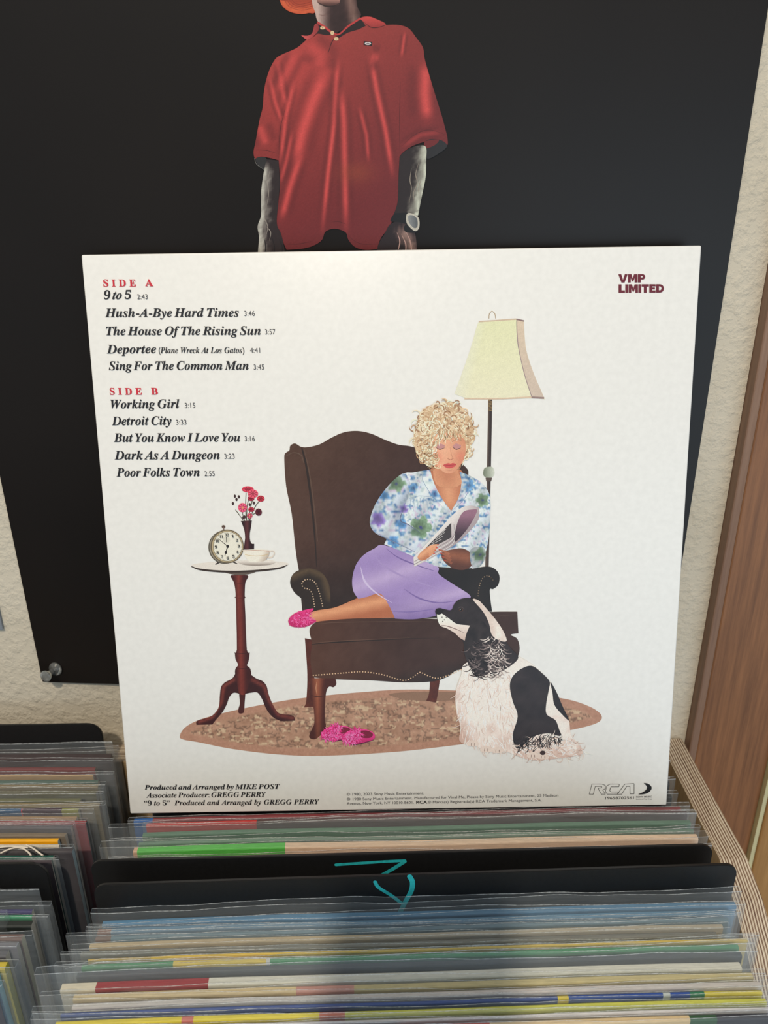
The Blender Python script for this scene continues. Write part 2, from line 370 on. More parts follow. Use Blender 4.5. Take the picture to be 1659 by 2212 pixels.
# left bin: (row at px 60, right px, z, segs in px from right, thickness)
GL = 'records in the back left stack'
left = [
 (1622, 228, [(A, B, (66, 50, 40))], .0040, 'dark brown record with a frayed corner, farthest back on the left', dict(up=.006, crumple=1)),
 (1640, 236, [(A, B, (60, 34, 32))], .0046, 'very dark red-brown record near the back divider', dict(up=.006, edge=(70, 30, 28))),
 (1664, 204, [(A, B, (126, 56, 56))], .0026, 'muted wine-red record in clear plastic on the left', dict(up=.008, sr=.012)),
 (1677, 200, [(A, B, (196, 160, 112))], .0014, 'thin beige board edge before the wine-red record', dict(up=.001, film_on=False)),
 (1692, 210, [(A, B, (84, 108, 98))], .0026, 'dark green-grey record before the thin beige board', dict(up=.006, sr=.010)),
 (1702, 210, [(A, B, (140, 122, 88))], .0036, 'khaki record with a yellowed corner on the left', dict(up=.003)),
 (1716, 206, [(A, B, (104, 98, 66))], .0030, 'olive brown record before the khaki one', dict(up=.004)),
 (1732, 172, [(A, B, (112, 112, 76))], .0028, 'greyish olive record, short, left stack', dict(up=.006, sr=.014)),
 (1743, 213, [(A, B, (150, 134, 100))], .0034, 'sand-coloured record with a rough brown corrugated end', dict(up=.003, sr=.002, mat=M_CORR, edge=(120, 88, 58))),
 (1752, 168, [(A, 'x45', (46, 96, 140)), ('x45', 'x48', (190, 60, 70)), ('x48', 'x132', (72, 50, 66)), ('x132', B, (150, 150, 74))], .0042, 'blue, purple and lime patched record on the left', dict(up=.003, sr=.016)),
 (1770, 164, [(A, B, (170, 142, 108))], .0024, 'light brown record behind the bright red spine', dict(up=.005, sr=.010)),
 (1780, 184, [(A, B, (166, 40, 52))], .0024, 'record with a bright red spine on the left', dict(up=.002, sr=.001, edge=(40, 44, 48))),
 (1790, 152, [(A, B, (84, 74, 84))], .0034, 'dusky purple record before the bright red spine', dict(up=.004, sr=.008)),
 (1807, 140, [(A, B, (128, 112, 92))], .0028, 'taupe record in loose clear plastic behind the yellow box', dict(up=.008, sr=.006)),
 (1818, 124, [(A, B, (246, 178, 24))], .0034, 'bright yellow-orange record on the left', dict(up=.001, sr=.002, edge=(180, 205, 215), film_on=False)),
 (1829, 126, [(A, B, (232, 218, 196))], .0018, 'cream board edge just before the yellow-orange record', dict(up=.001, film_on=False)),
 (1842, 155, [(A, B, (60, 48, 52))], .0036, 'black record with a torn plastic top and white strings', dict(up=.003, sr=.001, edge=(150, 175, 185), crumple=1)),
 (1855, 113, [(A, B, (22, 88, 76))], .0026, 'dark teal record just behind the front left divider', dict(up=.001, sr=.002)),
 (1861, 110, [(A, B, (74, 56, 66))], .0020, 'plum-grey record touching the front left divider', dict(up=.002, sr=.004)),
]
ZL = .008
def left_stack(rows, group, limit, zl):
    ys = fit_slots(rows, 60, zl, limit)
    for (row, xr, segs, t, lab, kw), sl_ in zip(rows, ys):
        r = X(xr, row, zl); sg = [(X(float(a[1:]), row, zl) if isinstance(a, str) else a, X(float(b[1:]), row, zl) if isinstance(b, str) else b, c) for a, b, c in segs]
        record(row, 60, r-.315, r, sg, min(t, sl_-.0011), lab, group, yaw=.004, z=zl, slot=sl_, **kw)
left_stack(left, GL, -.0742, ZL)
GL2 = 'records in the front left stack'
left2 = [
 (1950, 82, [(A, B, (26, 34, 36))], .0030, 'near-black record right in front of the left divider', dict(up=.008, sr=.002)),
 (1971, 68, [(A, B, (60, 50, 110))], .0024, 'indigo record with a frayed white corner', dict(up=.006, sr=.010)),
 (1982, 68, [(A, B, (58, 150, 108))], .0040, 'jade green record, front left stack', dict(up=.001, sr=.008)),
 (2002, 66, [(A, B, (38, 44, 42))], .0040, 'thick black record before the jade green one', dict(up=.007, sr=-.012)),
 (2030, 46, [(A, B, (110, 78, 66))], .0036, 'cocoa brown record with a pale split edge', dict(up=.001, edge=(196, 188, 150), film_on=False)),
 (2046, 36, [(A, B, (120, 116, 124))], .0046, 'grey record in crumpled plastic at lower left', dict(up=.006, sr=.008, crumple=1)),
 (2066, 12, [(A, B, (92, 92, 100))], .0040, 'slate record with loose plastic, lower left', dict(up=.006, sr=.006)),
 (2092, 10, [(A, B, (206, 186, 70))], .0040, 'yellow edged record at the lower left border', dict(up=.002, edge=(200, 190, 70))),
 (2112, -8, [(A, B, (60, 130, 165))], .0034, 'turquoise edged record at the lower left border', dict(up=.003, edge=(120, 190, 210))),
 (2140, -20, [(A, B, (120, 60, 50))], .0040, 'rust red record at the lower left border', dict(up=.003, edge=(120, 110, 120))),
]
left_stack(left2, GL2, -.190, .002)

for o_ in list(COL.objects):
    if o_.get('label', '').startswith('black record with a torn plastic top'):
        for pts in ([(0, 1845), (20, 1834), (45, 1832), (62, 1843), (66, 1850)], [(56, 1827), (70, 1833), (84, 1845), (92, 1850)], [(-30, 1838), (0, 1831), (30, 1829), (60, 1833)]):
            cu = bpy.data.curves.new('loose_string', 'CURVE'); cu.dimensions = '3D'; sp = cu.splines.new('NURBS'); sp.points.add(len(pts)-1); sp.use_endpoint_u = True; sp.order_u = 3
            for k, (px, py) in enumerate(pts): sp.points[k].co = (*(Vector(onZ(px, py, .0125).tolist())-o_.location), 1)
            cu.bevel_depth = .00045; cu.bevel_resolution = 2; cu.materials.append(M_GAP_W); s_ = link('loose_string', cu); me_ = bpy.data.meshes.new_from_object(s_.evaluated_get(bpy.context.evaluated_depsgraph_get())); bpy.data.objects.remove(s_); me_.name = 'loose_string'; link('loose_string', me_, o_)
# ------------------------------------------------------------------ dividers
def divider(pl, pr, z, label, r=.006, tiltx=0):
    a = onZ(pl[0], pl[1], z) if len(pl) == 2 else np.array(pl); b = onZ(pr[0], pr[1], z)
    w = np.hypot(*(b-a)[:2]); yaw = math.atan2(b[1]-a[1], b[0]-a[0]); h = z-ZB
    e = empty('bin_divider', ((a[0]+b[0])/2, (a[1]+b[1])/2, ZB), yaw)
    tag(e, label, 'divider', 'black record dividers')
    pts = [(-w/2, 0), (w/2, 0)]
    for k in range(9): th = math.pi/2*k/8; pts.append((w/2-r+r*math.cos(th), h-r+r*math.sin(th)))
    for k in range(9): th = math.pi/2*(1+k/8); pts.append((-w/2+r+r*math.cos(th), h-r+r*math.sin(th)))
    bm = prism_bm(pts, 'y', 0, .0018, .0003)
    o = from_bm('divider_board', bm, M_DIV, e)
    return e, h, yaw
d1, h1_, _ = divider((193, 1861), (1543, 1826), .020, 'black plastic divider marked with a teal Z-shaped stroke, farther of the right pair', .0065)
d2_, h2_, _ = divider((199, 1913), (1596, 1868), .020, 'black plastic divider marked with a teal Y, nearer of the right pair', .0068)
aL = onZ(219, 1558, .020); bL = aL.copy()
def divider_left(px, row, label, r, zt=.020):
    b = onZ(px, row, zt); a = b-np.array([.325, 0, 0])
    h = zt-ZB; e = empty('bin_divider', ((a[0]+b[0])/2, b[1], ZB), .004); tag(e, label, 'divider', 'black record dividers')
    w = .325; pts = [(-w/2, 0), (w/2, 0)]
    for k in range(9): th = math.pi/2*k/8; pts.append((w/2-r+r*math.cos(th), h-r+r*math.sin(th)))
    for k in range(9): th = math.pi/2*(1+k/8); pts.append((-w/2+r+r*math.cos(th), h-r+r*math.sin(th)))
    from_bm('divider_board', prism_bm(pts, 'y', 0, .0018, .0003), M_DIV, e)
divider_left(216, 1566, 'black plastic divider with rounded corner against the wall at left', .0085, .027)
divider_left(97, 1868, 'black plastic divider in the middle of the left stack', .0085)

def ribbon_bm(pts, ws, y=0):
    """flat stroke in the XZ plane, rounded ends"""
    bm = bmesh.new(); P = [Vector((p[0], 0, p[1])) for p in pts]; L = []; R = []
    for i, p in enumerate(P):
        d = (P[min(i+1, len(P)-1)]-P[max(i-1, 0)]); d.normalize(); n = Vector((-d.z, 0, d.x))
        L.append(bm.verts.new(p+n*ws[i]/2+Vector((0, y, 0)))); R.append(bm.verts.new(p-n*ws[i]/2+Vector((0, y, 0))))
    for i in range(len(P)-1): bm.faces.new((L[i], L[i+1], R[i+1], R[i]))
    for i, sgn in ((0, -1), (len(P)-1, 1)):
        d = (P[min(i+1, len(P)-1)]-P[max(i-1, 0)]).normalized(); n = Vector((-d.z, 0, d.x)); c = []
        for k in range(1, 8):
            th = math.pi*k/8; c.append(bm.verts.new(P[i]+n*ws[i]/2*math.cos(th)+d*sgn*ws[i]/2*math.sin(th)+Vector((0, y, 0))))
        bm.faces.new([L[i]]+c+[R[i]])
    return bm
def cat(pts, n=8):
    """Catmull-Rom through open points"""
    P = [np.array(p, float) for p in pts]; P = [2*P[0]-P[1]]+P+[2*P[-1]-P[-2]]; out = []
    for i in range(1, len(P)-2):
        for k in range(n):
            t_ = k/n; a, b, c, d = P[i-1:i+3]
            out.append(.5*((2*b)+(-a+c)*t_+(2*a-5*b+4*c-d)*t_*t_+(-a+3*b-3*c+d)*t_**3))
    out.append(P[-2]); return out
def mark(div, strokes):
    bpy.context.view_layer.update(); Mi = div.matrix_world.inverted(); y0 = div.matrix_world.translation.y
    n = np.array(div.matrix_world.col[1][:3]); o = np.array(div.matrix_world.translation)
    for k, (pts, w) in enumerate(strokes):
        L = []
        for (px, py) in pts:
            d = ray(px, py); P = CAM+d*((o-CAM)@n)/(d@n); q = Mi @ Vector(P); L.append((q.x, q.z))
        ws = [w]*len(L)
        ob = from_bm('painted_stroke', ribbon_bm(L, ws, -.00006-.00003*k), M_TEAL, div)
mark(d1, [([(726, 1868), (770, 1865), (830, 1861), (874, 1859)], .0018), ([(874, 1861), (850, 1876), (820, 1893), (790, 1910)], .0022)])
mark(d2_, [(cat([(810, 1905), (818, 1917), (845, 1934), (866, 1950)]), .0019), (cat([(885, 1893), (891, 1906), (888, 1925), (876, 1947), (862, 1975), (855, 1995)]), .0026)])

# ------------------------------------------------------------------ printed pictures (flat ink layers on card and paper)
def clos(P, n=5, corners=()):
    """closed smooth outline through points; indices in corners stay sharp"""
    P = [np.array(p, float) for p in P]; m = len(P); out = []
    for i in range(m):
        a, b, c, d = P[i-1], P[i], P[(i+1) % m], P[(i+2) % m]
        if i in corners: a = b
        if (i+1) % m in corners: d = c
        for k in range(n):
            t_ = k/n; out.append(.5*((2*b)+(-a+c)*t_+(2*a-5*b+4*c-d)*t_*t_+(-a+3*b-3*c+d)*t_**3))
    return np.array(out)
def inside(px, py, poly):
    r = np.zeros(px.shape, bool); x0, y0 = poly[-1]
    for x1, y1 in poly:
        if y0 != y1:
            c = ((y1 > py) != (y0 > py)) & (px < (x0-x1)*(py-y1)/(y0-y1)+x1); r ^= c
        x0, y0 = x1, y1
    return r
def dist_poly(X_, Y_, pts, closed=False):
    d = np.full(X_.shape, 1e9); tt = np.zeros(X_.shape); pts = [np.array(p, float) for p in pts]
    if closed: pts = pts+[pts[0]]
    n = len(pts)-1
    for i in range(n):
        a, b = pts[i], pts[i+1]; v = b-a; L = (v@v) or 1e-9
        t_ = np.clip(((X_-a[0])*v[0]+(Y_-a[1])*v[1])/L, 0, 1)
        q = np.hypot(X_-a[0]-t_*v[0], Y_-a[1]-t_*v[1]); w = q < d; d = np.where(w, q, d); tt = np.where(w, (i+t_)/n, tt)
    return d, tt
_LAT = np.random.default_rng(3).random((64, 64))
def vnoise(x, y, s, seed=0):
    x = np.asarray(x)/s+seed*7.3; y = np.asarray(y)/s+seed*3.1; xi = np.floor(x).astype(int); yi = np.floor(y).astype(int)
    fx = x-xi; fy = y-yi; fx = fx*fx*(3-2*fx); fy = fy*fy*(3-2*fy); g = lambda i, j: _LAT[(xi+i) % 64, (yi+j) % 64]
    return (g(0, 0)*(1-fx)+g(1, 0)*fx)*(1-fy)+(g(0, 1)*(1-fx)+g(1, 1)*fx)*fy
def fbm(x, y, s, seed=0, o=3): return sum(vnoise(x, y, s/2**k, seed+k)*.5**k for k in range(o))/sum(.5**k for k in range(o))
def C(*c): return np.array(c, float)
def mix(a, b, f): f = np.clip(np.asarray(f), 0, 1)[..., None] if np.ndim(f) else np.clip(f, 0, 1); return a*(1-f)+b*f

class Art:
    def __init__(s, mapper, gain, ox=0, oy=0, sc=1.0):
        s.map = mapper; s.gain = gain; s.V = []; s.F = []; s.Cl = []; s.n = 0; s.z = 0; s.f(ox, oy, sc)
    def f(s, ox=0, oy=0, sc=1.0): s.o = np.array([ox, oy]); s.s = sc
    def P(s, pts): return np.asarray(pts, float)/s.s+s.o
    def add(s, pts, faces, cols, z):
        pts = np.asarray(pts); s.V.append(s.map(pts, z)); s.Cl.append(np.clip(s2l(np.clip(cols, 0, 255))*s.gain, 0, .95))
        s.F += [[i+s.n for i in f] for f in faces]; s.n += len(pts)
    def shape(s, pts, col, step=6, smooth=5, corners=(), raw=False):
        P = s.P(pts)
        if smooth and not raw: P = clos(P, smooth, corners)
        keep = [0]
        for i in range(1, len(P)):
            if np.hypot(*(P[i]-P[keep[-1]])) > .25: keep.append(i)
        P = P[keep]; s.z += 1
        bl, bh = P.min(0), P.max(0)
        gx, gy = np.meshgrid(np.arange(bl[0]+step/2, bh[0], step), np.arange(bl[1]+step/2, bh[1], step))
        gx = gx.ravel(); gy = gy.ravel()+0; gx = gx+np.where((np.round((gy-bl[1])/step).astype(int) % 2) == 0, 0, step*.45)
        if len(gx):
            k = inside(gx, gy, P); gx, gy = gx[k], gy[k]
            if len(gx):
                d, _ = dist_poly(gx, gy, P, True); k = d > step*.4; gx, gy = gx[k], gy[k]
        allp = np.vstack([P, np.stack([gx, gy], 1)]) if len(gx) else P
        nb = len(P); vs = [Vector((float(a), float(b))) for a, b in allp]
        r = delaunay_2d_cdt(vs, [(i, (i+1) % nb) for i in range(nb)], [], 1, 1e-5)
        v2 = np.array([tuple(v) for v in r[0]]); L = (v2-s.o)*s.s
        c = col(L[:, 0], L[:, 1]) if callable(col) else np.tile(C(*col), (len(v2), 1))
        c = c+np.random.default_rng(s.z).normal(0, 1.2, (len(v2), 1))
        s.add(v2, [f[::-1] for f in r[2]], c, s.z)
    def stroke(s, pts, w, col, sm=6, zoff=None):
        P = s.P(pts); P = np.array(cat(list(P), sm)) if sm and len(P) > 2 else np.array(P, float); n = len(P)
        T = np.gradient(P, axis=0); T /= np.maximum(np.hypot(T[:, 0], T[:, 1]), 1e-9)[:, None]; N = np.stack([-T[:, 1], T[:, 0]], 1)
        W_ = (np.interp(np.linspace(0, 1, n), np.linspace(0, 1, len(w)), w) if np.ndim(w) else np.full(n, w))[:, None]/s.s/2
        if zoff is None: s.z += 1; zz = s.z
        else: zz = s.z+zoff
        V = np.vstack([P+N*W_, P-N*W_]); F = [(i, i+1, n+i+1, n+i) for i in range(n-1)]
        s.add(V, F, np.tile(C(*col), (2*n, 1)), zz)
    def disc(s, x, y, rx, ry=None, col=(0, 0, 0), n=20, same=False):
        ry = ry or rx; th = np.linspace(0, 2*np.pi, n, endpoint=False); c = s.P([[x, y]])[0]
        if not same: s.z += 1
        V = np.stack([c[0]+rx/s.s*np.cos(th), c[1]+ry/s.s*np.sin(th)], 1)
        s.add(V, [list(range(n))], np.tile(C(*col), (n, 1)), s.z)
    def hairs(s, n, region, fn, cols, wid=1.2, nz=6, seed=1):
        """many short curved strokes; fn(x,y,rng)->(dx,dy,curl,len)"""
        r = np.random.default_rng(seed); P = s.P(region); P = clos(P, 3); bl, bh = P.min(0), P.max(0); base = s.z; k = 0; tries = 0
        while k < n and tries < n*20:
            tries += 1; x, y = r.uniform(bl, bh)
            if not inside(np.array([x]), np.array([y]), P)[0]: continue
            L = (np.array([x, y])-s.o)*s.s; dx, dy, curl, ln = fn(L[0], L[1], r); a = math.atan2(dy, dx); q = [np.array([x, y])]
            for j in range(5): a += curl/5; q.append(q[-1]+np.array([math.cos(a), math.sin(a)])*ln/s.s/5)
            q = np.array(q); c = cols[r.integers(len(cols))]; c = C(*c)+r.normal(0, 6)
            T = np.gradient(q, axis=0); T /= np.hypot(T[:, 0], T[:, 1])[:, None]; N = np.stack([-T[:, 1], T[:, 0]], 1)
            w = wid*np.array([.5, 1, 1.1, 1, .7, .2])[:, None]/s.s/2
            s.add(np.vstack([q+N*w, q-N*w]), [(i, i+1, 7+i, 6+i) for i in range(5)], np.tile(c, (12, 1)), base+1+(k % nz)); k += 1
        s.z = base+nz
    def build(s, name, parent, mat=None):
        V = np.vstack(s.V); me = bpy.data.meshes.new(name); me.from_pydata(V.tolist(), [], s.F); me.materials.append(mat or M_PRINT)
        a = me.color_attributes.new('Col', 'FLOAT_COLOR', 'POINT'); c = np.hstack([np.vstack(s.Cl), np.ones((len(V), 1))])
        a.data.foreach_set('color', c.astype(np.float32).ravel())
        # ink faces the viewer
        return link(name, me, parent)

# --- the propped sleeve
SB = np.array([0.0, -0.1222, 0.0]); _sl = .1957; _sr = .0072
EX = np.array([math.cos(_sr), 0, math.sin(_sr)]); EZ = np.array([-math.sin(_sr), math.sin(_sl), math.cos(_sl)]); EZ /= np.linalg.norm(EZ)
EZ = EZ-EX*(EX@EZ); EZ /= np.linalg.norm(EZ); EY = np.cross(EZ, EX)          # EY points away from the viewer
def onS(pts):
    pts = np.atleast_2d(pts); d = CF+CR*((pts[:, :1]-W/2)/FPX)+CU*((H/2-pts[:, 1:])/FPX)
    t_ = ((SB-CAM)@EY)/(d@EY); P = CAM+d*t_[:, None]-SB
    return P@EX, P@EZ
sleeve = empty('album_sleeve', SB); sleeve.matrix_world = Matrix([[EX[0], EY[0], EZ[0], SB[0]], [EX[1], EY[1], EZ[1], SB[1]], [EX[2], EY[2], EZ[2], SB[2]], [0, 0, 0, 1]])
tag(sleeve, 'white album sleeve propped upright on the records, printed with a song list and picture', 'album sleeve')
bm = box_bm(-.1574, .1574, .0003, .0042, .0012, .3150, .0009, 3)
from_bm('card_cover', bm, M_CARD, sleeve, True)
LZ = 2.2e-6
def mapS(p, z):
    u, v = onS(p); return np.stack([u, np.full(len(u), .0002-LZ*z), v], 1)

art = Art(mapS, 1.14)
# rug
def rug(x, y):
    b = mix(C(182, 142, 118), C(150, 112, 90), (fbm(x, y*2.2, 26, 1)-.3)*1.6)
    pat = fbm(x, y*1.8, 15, 5); m = (np.abs(pat-.5) < .05); d, _ = dist_poly(x, y, RUG, True)
    b = np.where((m & (d > 16))[:, None], b*.76, b); b = np.where((d < 14)[:, None], C(176, 132, 110), b)
    b = np.where(((fbm(x, y*2, 10, 9) > .66) & (d > 16))[:, None], C(198, 170, 140), b)
    return b+(fbm(x, y, 4, 2)-.5)[:, None]*24
RUG = [(388, 1590), (402, 1570), (440, 1552), (520, 1532), (620, 1513), (700, 1503), (800, 1494), (880, 1490), (985, 1492), (1100, 1497), (1210, 1508), (1270, 1525), (1299, 1545), (1290, 1562), (1235, 1577), (1150, 1590), (1000, 1608), (860, 1624), (700, 1633), (600, 1630), (500, 1618), (430, 1604), (396, 1598)]
art.shape(RUG, rug, 2.6)
art.shape([(840, 1500), (930, 1494), (1060, 1500), (1000, 1512), (900, 1514)], (140, 108, 88), 6)
# chair legs behind
leg = lambda x, y: mix(C(96, 44, 32), C(60, 28, 24), (fbm(x, y, 14, 3)-.2))
art.f(640, 1260, 2.4397)
art.shape([(45, 290), (95, 300), (95, 500), (90, 652), (38, 655), (52, 620), (58, 480)], leg, 4, corners=(0, 1, 3, 4))
art.shape([(705, 512), (757, 512), (745, 590), (737, 630), (685, 620), (700, 580)], leg, 4, corners=(0, 1, 3, 4))
# lamp
art.f(960, 540, 2.7648)
art.shape([(262, 893), (286, 893), (278, 1320), (262, 2010), (242, 2010), (254, 1320)], lambda x, y: mix(C(112, 92, 80), C(52, 40, 38), np.abs((x-262-(y-893)*-.012)/9)), 3, 0)
for k in range(9): art.stroke([(264, 900+k*7), (284, 904+k*7)], 2.5, (170, 140, 90), 0)
art.shape([(245, 1300), (285, 1296), (300, 1325), (292, 1352), (264, 1362), (236, 1350), (233, 1322)], lambda x, y: mix(C(120, 128, 108), C(205, 210, 196), (x-235)/60), 3)
art.shape([(246, 1360), (285, 1360), (280, 1382), (250, 1382)], (86, 70, 62), 4, 0)
art.stroke([(266, 410), (269, 382), (284, 366), (301, 380), (307, 410)], 4, (172, 150, 120))
shade = lambda x, y: mix(mix(C(226, 226, 184), C(233, 228, 198), (y-420)/500), C(228, 228, 212), (260-x-(y-430)*.25)/160)+(fbm(x, y, 5, 4)-.5)[:, None]*8
art.shape([(205, 427), (330, 418), (430, 412), (475, 420), (477, 470), (490, 600), (535, 740), (595, 880), (592, 890), (520, 886), (330, 892), (150, 892), (60, 860), (118, 700), (165, 560), (190, 470)], shade, 6, corners=(0, 2, 3, 11, 12))
art.shape([(430, 412), (475, 420), (477, 470), (490, 600), (535, 740), (595, 880), (592, 890), (525, 885), (475, 740), (440, 570), (432, 470)], lambda x, y: mix(C(216, 196, 172), C(206, 188, 172), (y-420)/460)+(fbm(x, y, 6, 4)-.5)[:, None]*12, 5, corners=(0, 1, 5, 6, 7))
art.stroke([(432, 420), (434, 500), (444, 590), (478, 740), (524, 884)], [5, 5, 4, 4], (150, 128, 132))
art.stroke([(205, 428), (330, 420), (430, 413)], 8, (206, 184, 160)); art.stroke([(430, 414), (476, 424)], 9, (140, 116, 112))
art.stroke([(120, 888), (330, 888), (520, 878)], 9, (216, 192, 166)); art.stroke([(520, 880), (596, 884)], 11, (150, 126, 122))
# wing chair
art.f(0, 0, 1)
vel = lambda x, y: mix(mix(C(84, 58, 46), C(60, 38, 33), (x-620)/330+(y-940)/900), C(34, 24, 23), (y-1180)/170)+(fbm(x, y, 30, 6)-.5)[:, None]*10+(fbm(x, y, 5, 8)-.5)[:, None]*7
art.shape([(614, 989), (618, 978), (625, 973), (627, 963), (637, 958), (650, 965), (664, 966), (690, 960), (717, 945), (743, 934), (772, 931), (802, 937), (834, 951), (862, 961), (890, 965), (960, 985), (1007, 1010), (1012, 1050), (1020, 1230), (1020, 1335), (668, 1335), (655, 1280), (640, 1200), (630, 1110), (618, 1050)], vel, 5, corners=(19, 20))
art.stroke([(652, 968), (662, 1010), (672, 1080), (680, 1160), (684, 1225)], [3, 5, 4, 2], (44, 32, 28)); art.stroke([(657, 970), (668, 1020), (678, 1090), (686, 1170)], [1, 2.5, 1.5], (92, 70, 58))
art.stroke([(618, 985), (634, 978), (650, 983), (656, 1000)], [1, 2, 1], (96, 76, 64))
arm = lambda x, y: mix(C(88, 70, 50), C(44, 34, 29), (dist_poly(x, y, [(632, 1245), (668, 1230), (700, 1245), (713, 1290)])[0])/14)
art.shape([(650, 1290), (700, 1290), (712, 1340), (655, 1340)], (50, 38, 32), 6, 0)
art.shape([(627, 1262), (630, 1245), (643, 1233), (668, 1228), (690, 1234), (705, 1250), (713, 1275), (714, 1335), (660, 1335), (657, 1300), (650, 1292), (636, 1280)], arm, 3, corners=(7, 8))
art.f(580, 820, 3.072)
art.shape([(1110, 1250), (1300, 1262), (1440, 1241), (1500, 1255), (1532, 1300), (1526, 1360), (1492, 1390), (1468, 1400), (1484, 1540), (1110, 1560)], lambda x, y: mix(C(40, 33, 31), C(24, 20, 21), (fbm(x, y, 90, 2)))+0, 14, corners=(0, 8, 9))
for pts in ([(225, 1372), (222, 1350), (240, 1331), (262, 1326), (288, 1332), (308, 1348), (322, 1372), (334, 1405), (344, 1438), (352, 1472), (360, 1508)], [(240, 1385), (268, 1392), (285, 1412), (295, 1440), (300, 1472), (306, 1508)], [(1490, 1330), (1465, 1306), (1435, 1308), (1412, 1335), (1400, 1370), (1393, 1410), (1390, 1450)]):
    q = np.array(cat(pts, 12)); d = np.concatenate([[0], np.cumsum(np.hypot(*np.diff(q, axis=0).T))]); L = np.arange(0, d[-1], 17)
    for u in L: art.disc(np.interp(u, d, q[:, 0]), np.interp(u, d, q[:, 1]), 4.2, col=(206, 176, 146), n=8, same=True)
art.f(640, 1260, 2.4397)
seatc = lambda x, y: mix(mix(C(82, 52, 40), C(62, 40, 34), (x-100)/500), C(40, 31, 30), (y-430)/110+(x-700)/500)+(fbm(x, y, 60, 6)-.5)[:, None]*12+(fbm(x, y, 9, 7)-.5)[:, None]*7
art.shape([(70, 245), (108, 204), (200, 192), (300, 186), (640, 185), (760, 188), (900, 170), (1020, 152), (1165, 150), (1171, 264), (1130, 272), (1166, 295), (1176, 360), (1140, 440), (1080, 480), (870, 455), (800, 492), (720, 517), (570, 523), (400, 513), (200, 506), (86, 496), (74, 400), (82, 318)], seatc, 11, corners=(8, 9, 21))
art.stroke([(80, 322), (200, 312), (400, 302), (600, 292), (760, 288)], [2, 5, 4, 3, 1], (34, 25, 22)); art.stroke([(84, 316), (200, 306), (400, 296), (600, 287)], [1, 2.5, 2, .5], (104, 78, 64))
art.stroke([(100, 216), (230, 206), (500, 203), (720, 204)], [.5, 2.5, 2, 1], (106, 80, 66)); art.stroke([(1030, 175), (1165, 165)], 2, (80, 62, 52), 0)
q = np.array(cat([(90, 486), (150, 481), (250, 473), (350, 467), (450, 481), (520, 502), (570, 512), (610, 498), (650, 470), (685, 484), (740, 501), (800, 486), (870, 455)], 12)); d = np.concatenate([[0], np.cumsum(np.hypot(*np.diff(q, axis=0).T))])
for u in np.arange(0, d[-1], 14.5): art.disc(np.interp(u, d, q[:, 0]), np.interp(u, d, q[:, 1]), 3.6, col=(212, 176, 140), n=8, same=True)
art.shape([(78, 500), (206, 502), (211, 530), (196, 548), (176, 544), (162, 560), (154, 600), (150, 700), (156, 760), (140, 790), (100, 822), (70, 815), (72, 790), (95, 735), (88, 640), (70, 590)], lambda x, y: mix(C(150, 84, 58), C(70, 30, 24), np.abs(x-112-(y-600)*.02)/34+(y-600)/500), 4, corners=(0, 1))
art.stroke([(78, 590), (110, 598), (150, 594)], [2, 4, 2], (60, 26, 20)); art.stroke([(110, 510), (104, 550), (108, 585)], [1, 4, 1], (196, 140, 108)); art.stroke([(150, 512), (138, 550), (136, 590)], [1, 3, 1], (80, 36, 28))
# pedestal table
art.f(360, 1020, 3.5675)
mah = lambda cx: (lambda x, y: mix(C(126, 52, 42), C(60, 22, 22), np.abs(x-cx-(y-800)*.028+8)/42)+(fbm(x, y, 12, 3)-.5)[:, None]*12)
art.shape([(560, 1690), (603, 1690), (600, 1780), (596, 1840), (586, 1858), (556, 1858), (553, 1825), (564, 1780)], (70, 28, 26), 6)
art.shape([(528, 1555), (505, 1590), (450, 1620), (420, 1655), (410, 1720), (404, 1800), (378, 1850), (330, 1888), (250, 1910), (228, 1926), (230, 1948), (352, 1945), (375, 1915), (428, 1852), (462, 1790), (485, 1730), (520, 1700), (580, 1715)], lambda x, y: mix(C(128, 60, 50), C(58, 22, 22), dist_poly(x, y, [(520, 1600), (440, 1650), (420, 1780), (350, 1890), (250, 1925)])[0]/20), 4, corners=(0, 10, 11, 17))
art.shape([(648, 1560), (690, 1590), (740, 1612), (770, 1650), (785, 1710), (812, 1780), (850, 1845), (890, 1866), (950, 1870), (984, 1888), (988, 1916), (880, 1920), (820, 1890), (770, 1830), (735, 1750), (700, 1700), (650, 1700), (580, 1715)], lambda x, y: mix(C(120, 56, 48), C(54, 20, 22), dist_poly(x, y, [(660, 1600), (750, 1650), (790, 1760), (860, 1870), (970, 1895)])[0]/22), 4, corners=(0, 10, 11, 17))
prof = [(795, 498, 622), (820, 502, 621), (850, 518, 606), (900, 528, 602), (958, 532, 601), (962, 525, 607), (970, 526, 607), (975, 533, 600), (1100, 536, 606), (1370, 541, 617), (1388, 524, 637), (1400, 526, 639), (1440, 530, 634), (1470, 545, 626), (1490, 550, 618), (1508, 534, 640), (1530, 527, 648), (1560, 528, 652), (1610, 540, 645), (1700, 556, 612), (1716, 580, 600)]
art.shape([(b, y) for y, a, b in prof[::-1]]+[(a, y) for y, a, b in prof], mah(562), 5, 2)
for y_, w_ in ((966, 38), (1394, 54), (1510, 50), (852, 42)): art.stroke([(567+(y_-900)*.03-w_, y_), (567+(y_-900)*.03, y_+4), (567+(y_-900)*.03+w_, y_)], [1, 4, 1], (44, 16, 18))
art.shape([(425, 762), (560, 758), (690, 762), (640, 785), (560, 795), (490, 785)], (96, 84, 76), 8)
art.shape([(188, 722), (240, 706), (400, 690), (600, 684), (800, 688), (925, 700), (932, 716), (850, 744), (640, 766), (430, 768), (260, 750)], (226, 218, 208), 8)
art.stroke([(190, 727), (260, 750), (430, 766), (640, 764), (850, 743), (930, 717)], [6, 14, 16, 16, 14, 7], (58, 46, 40))
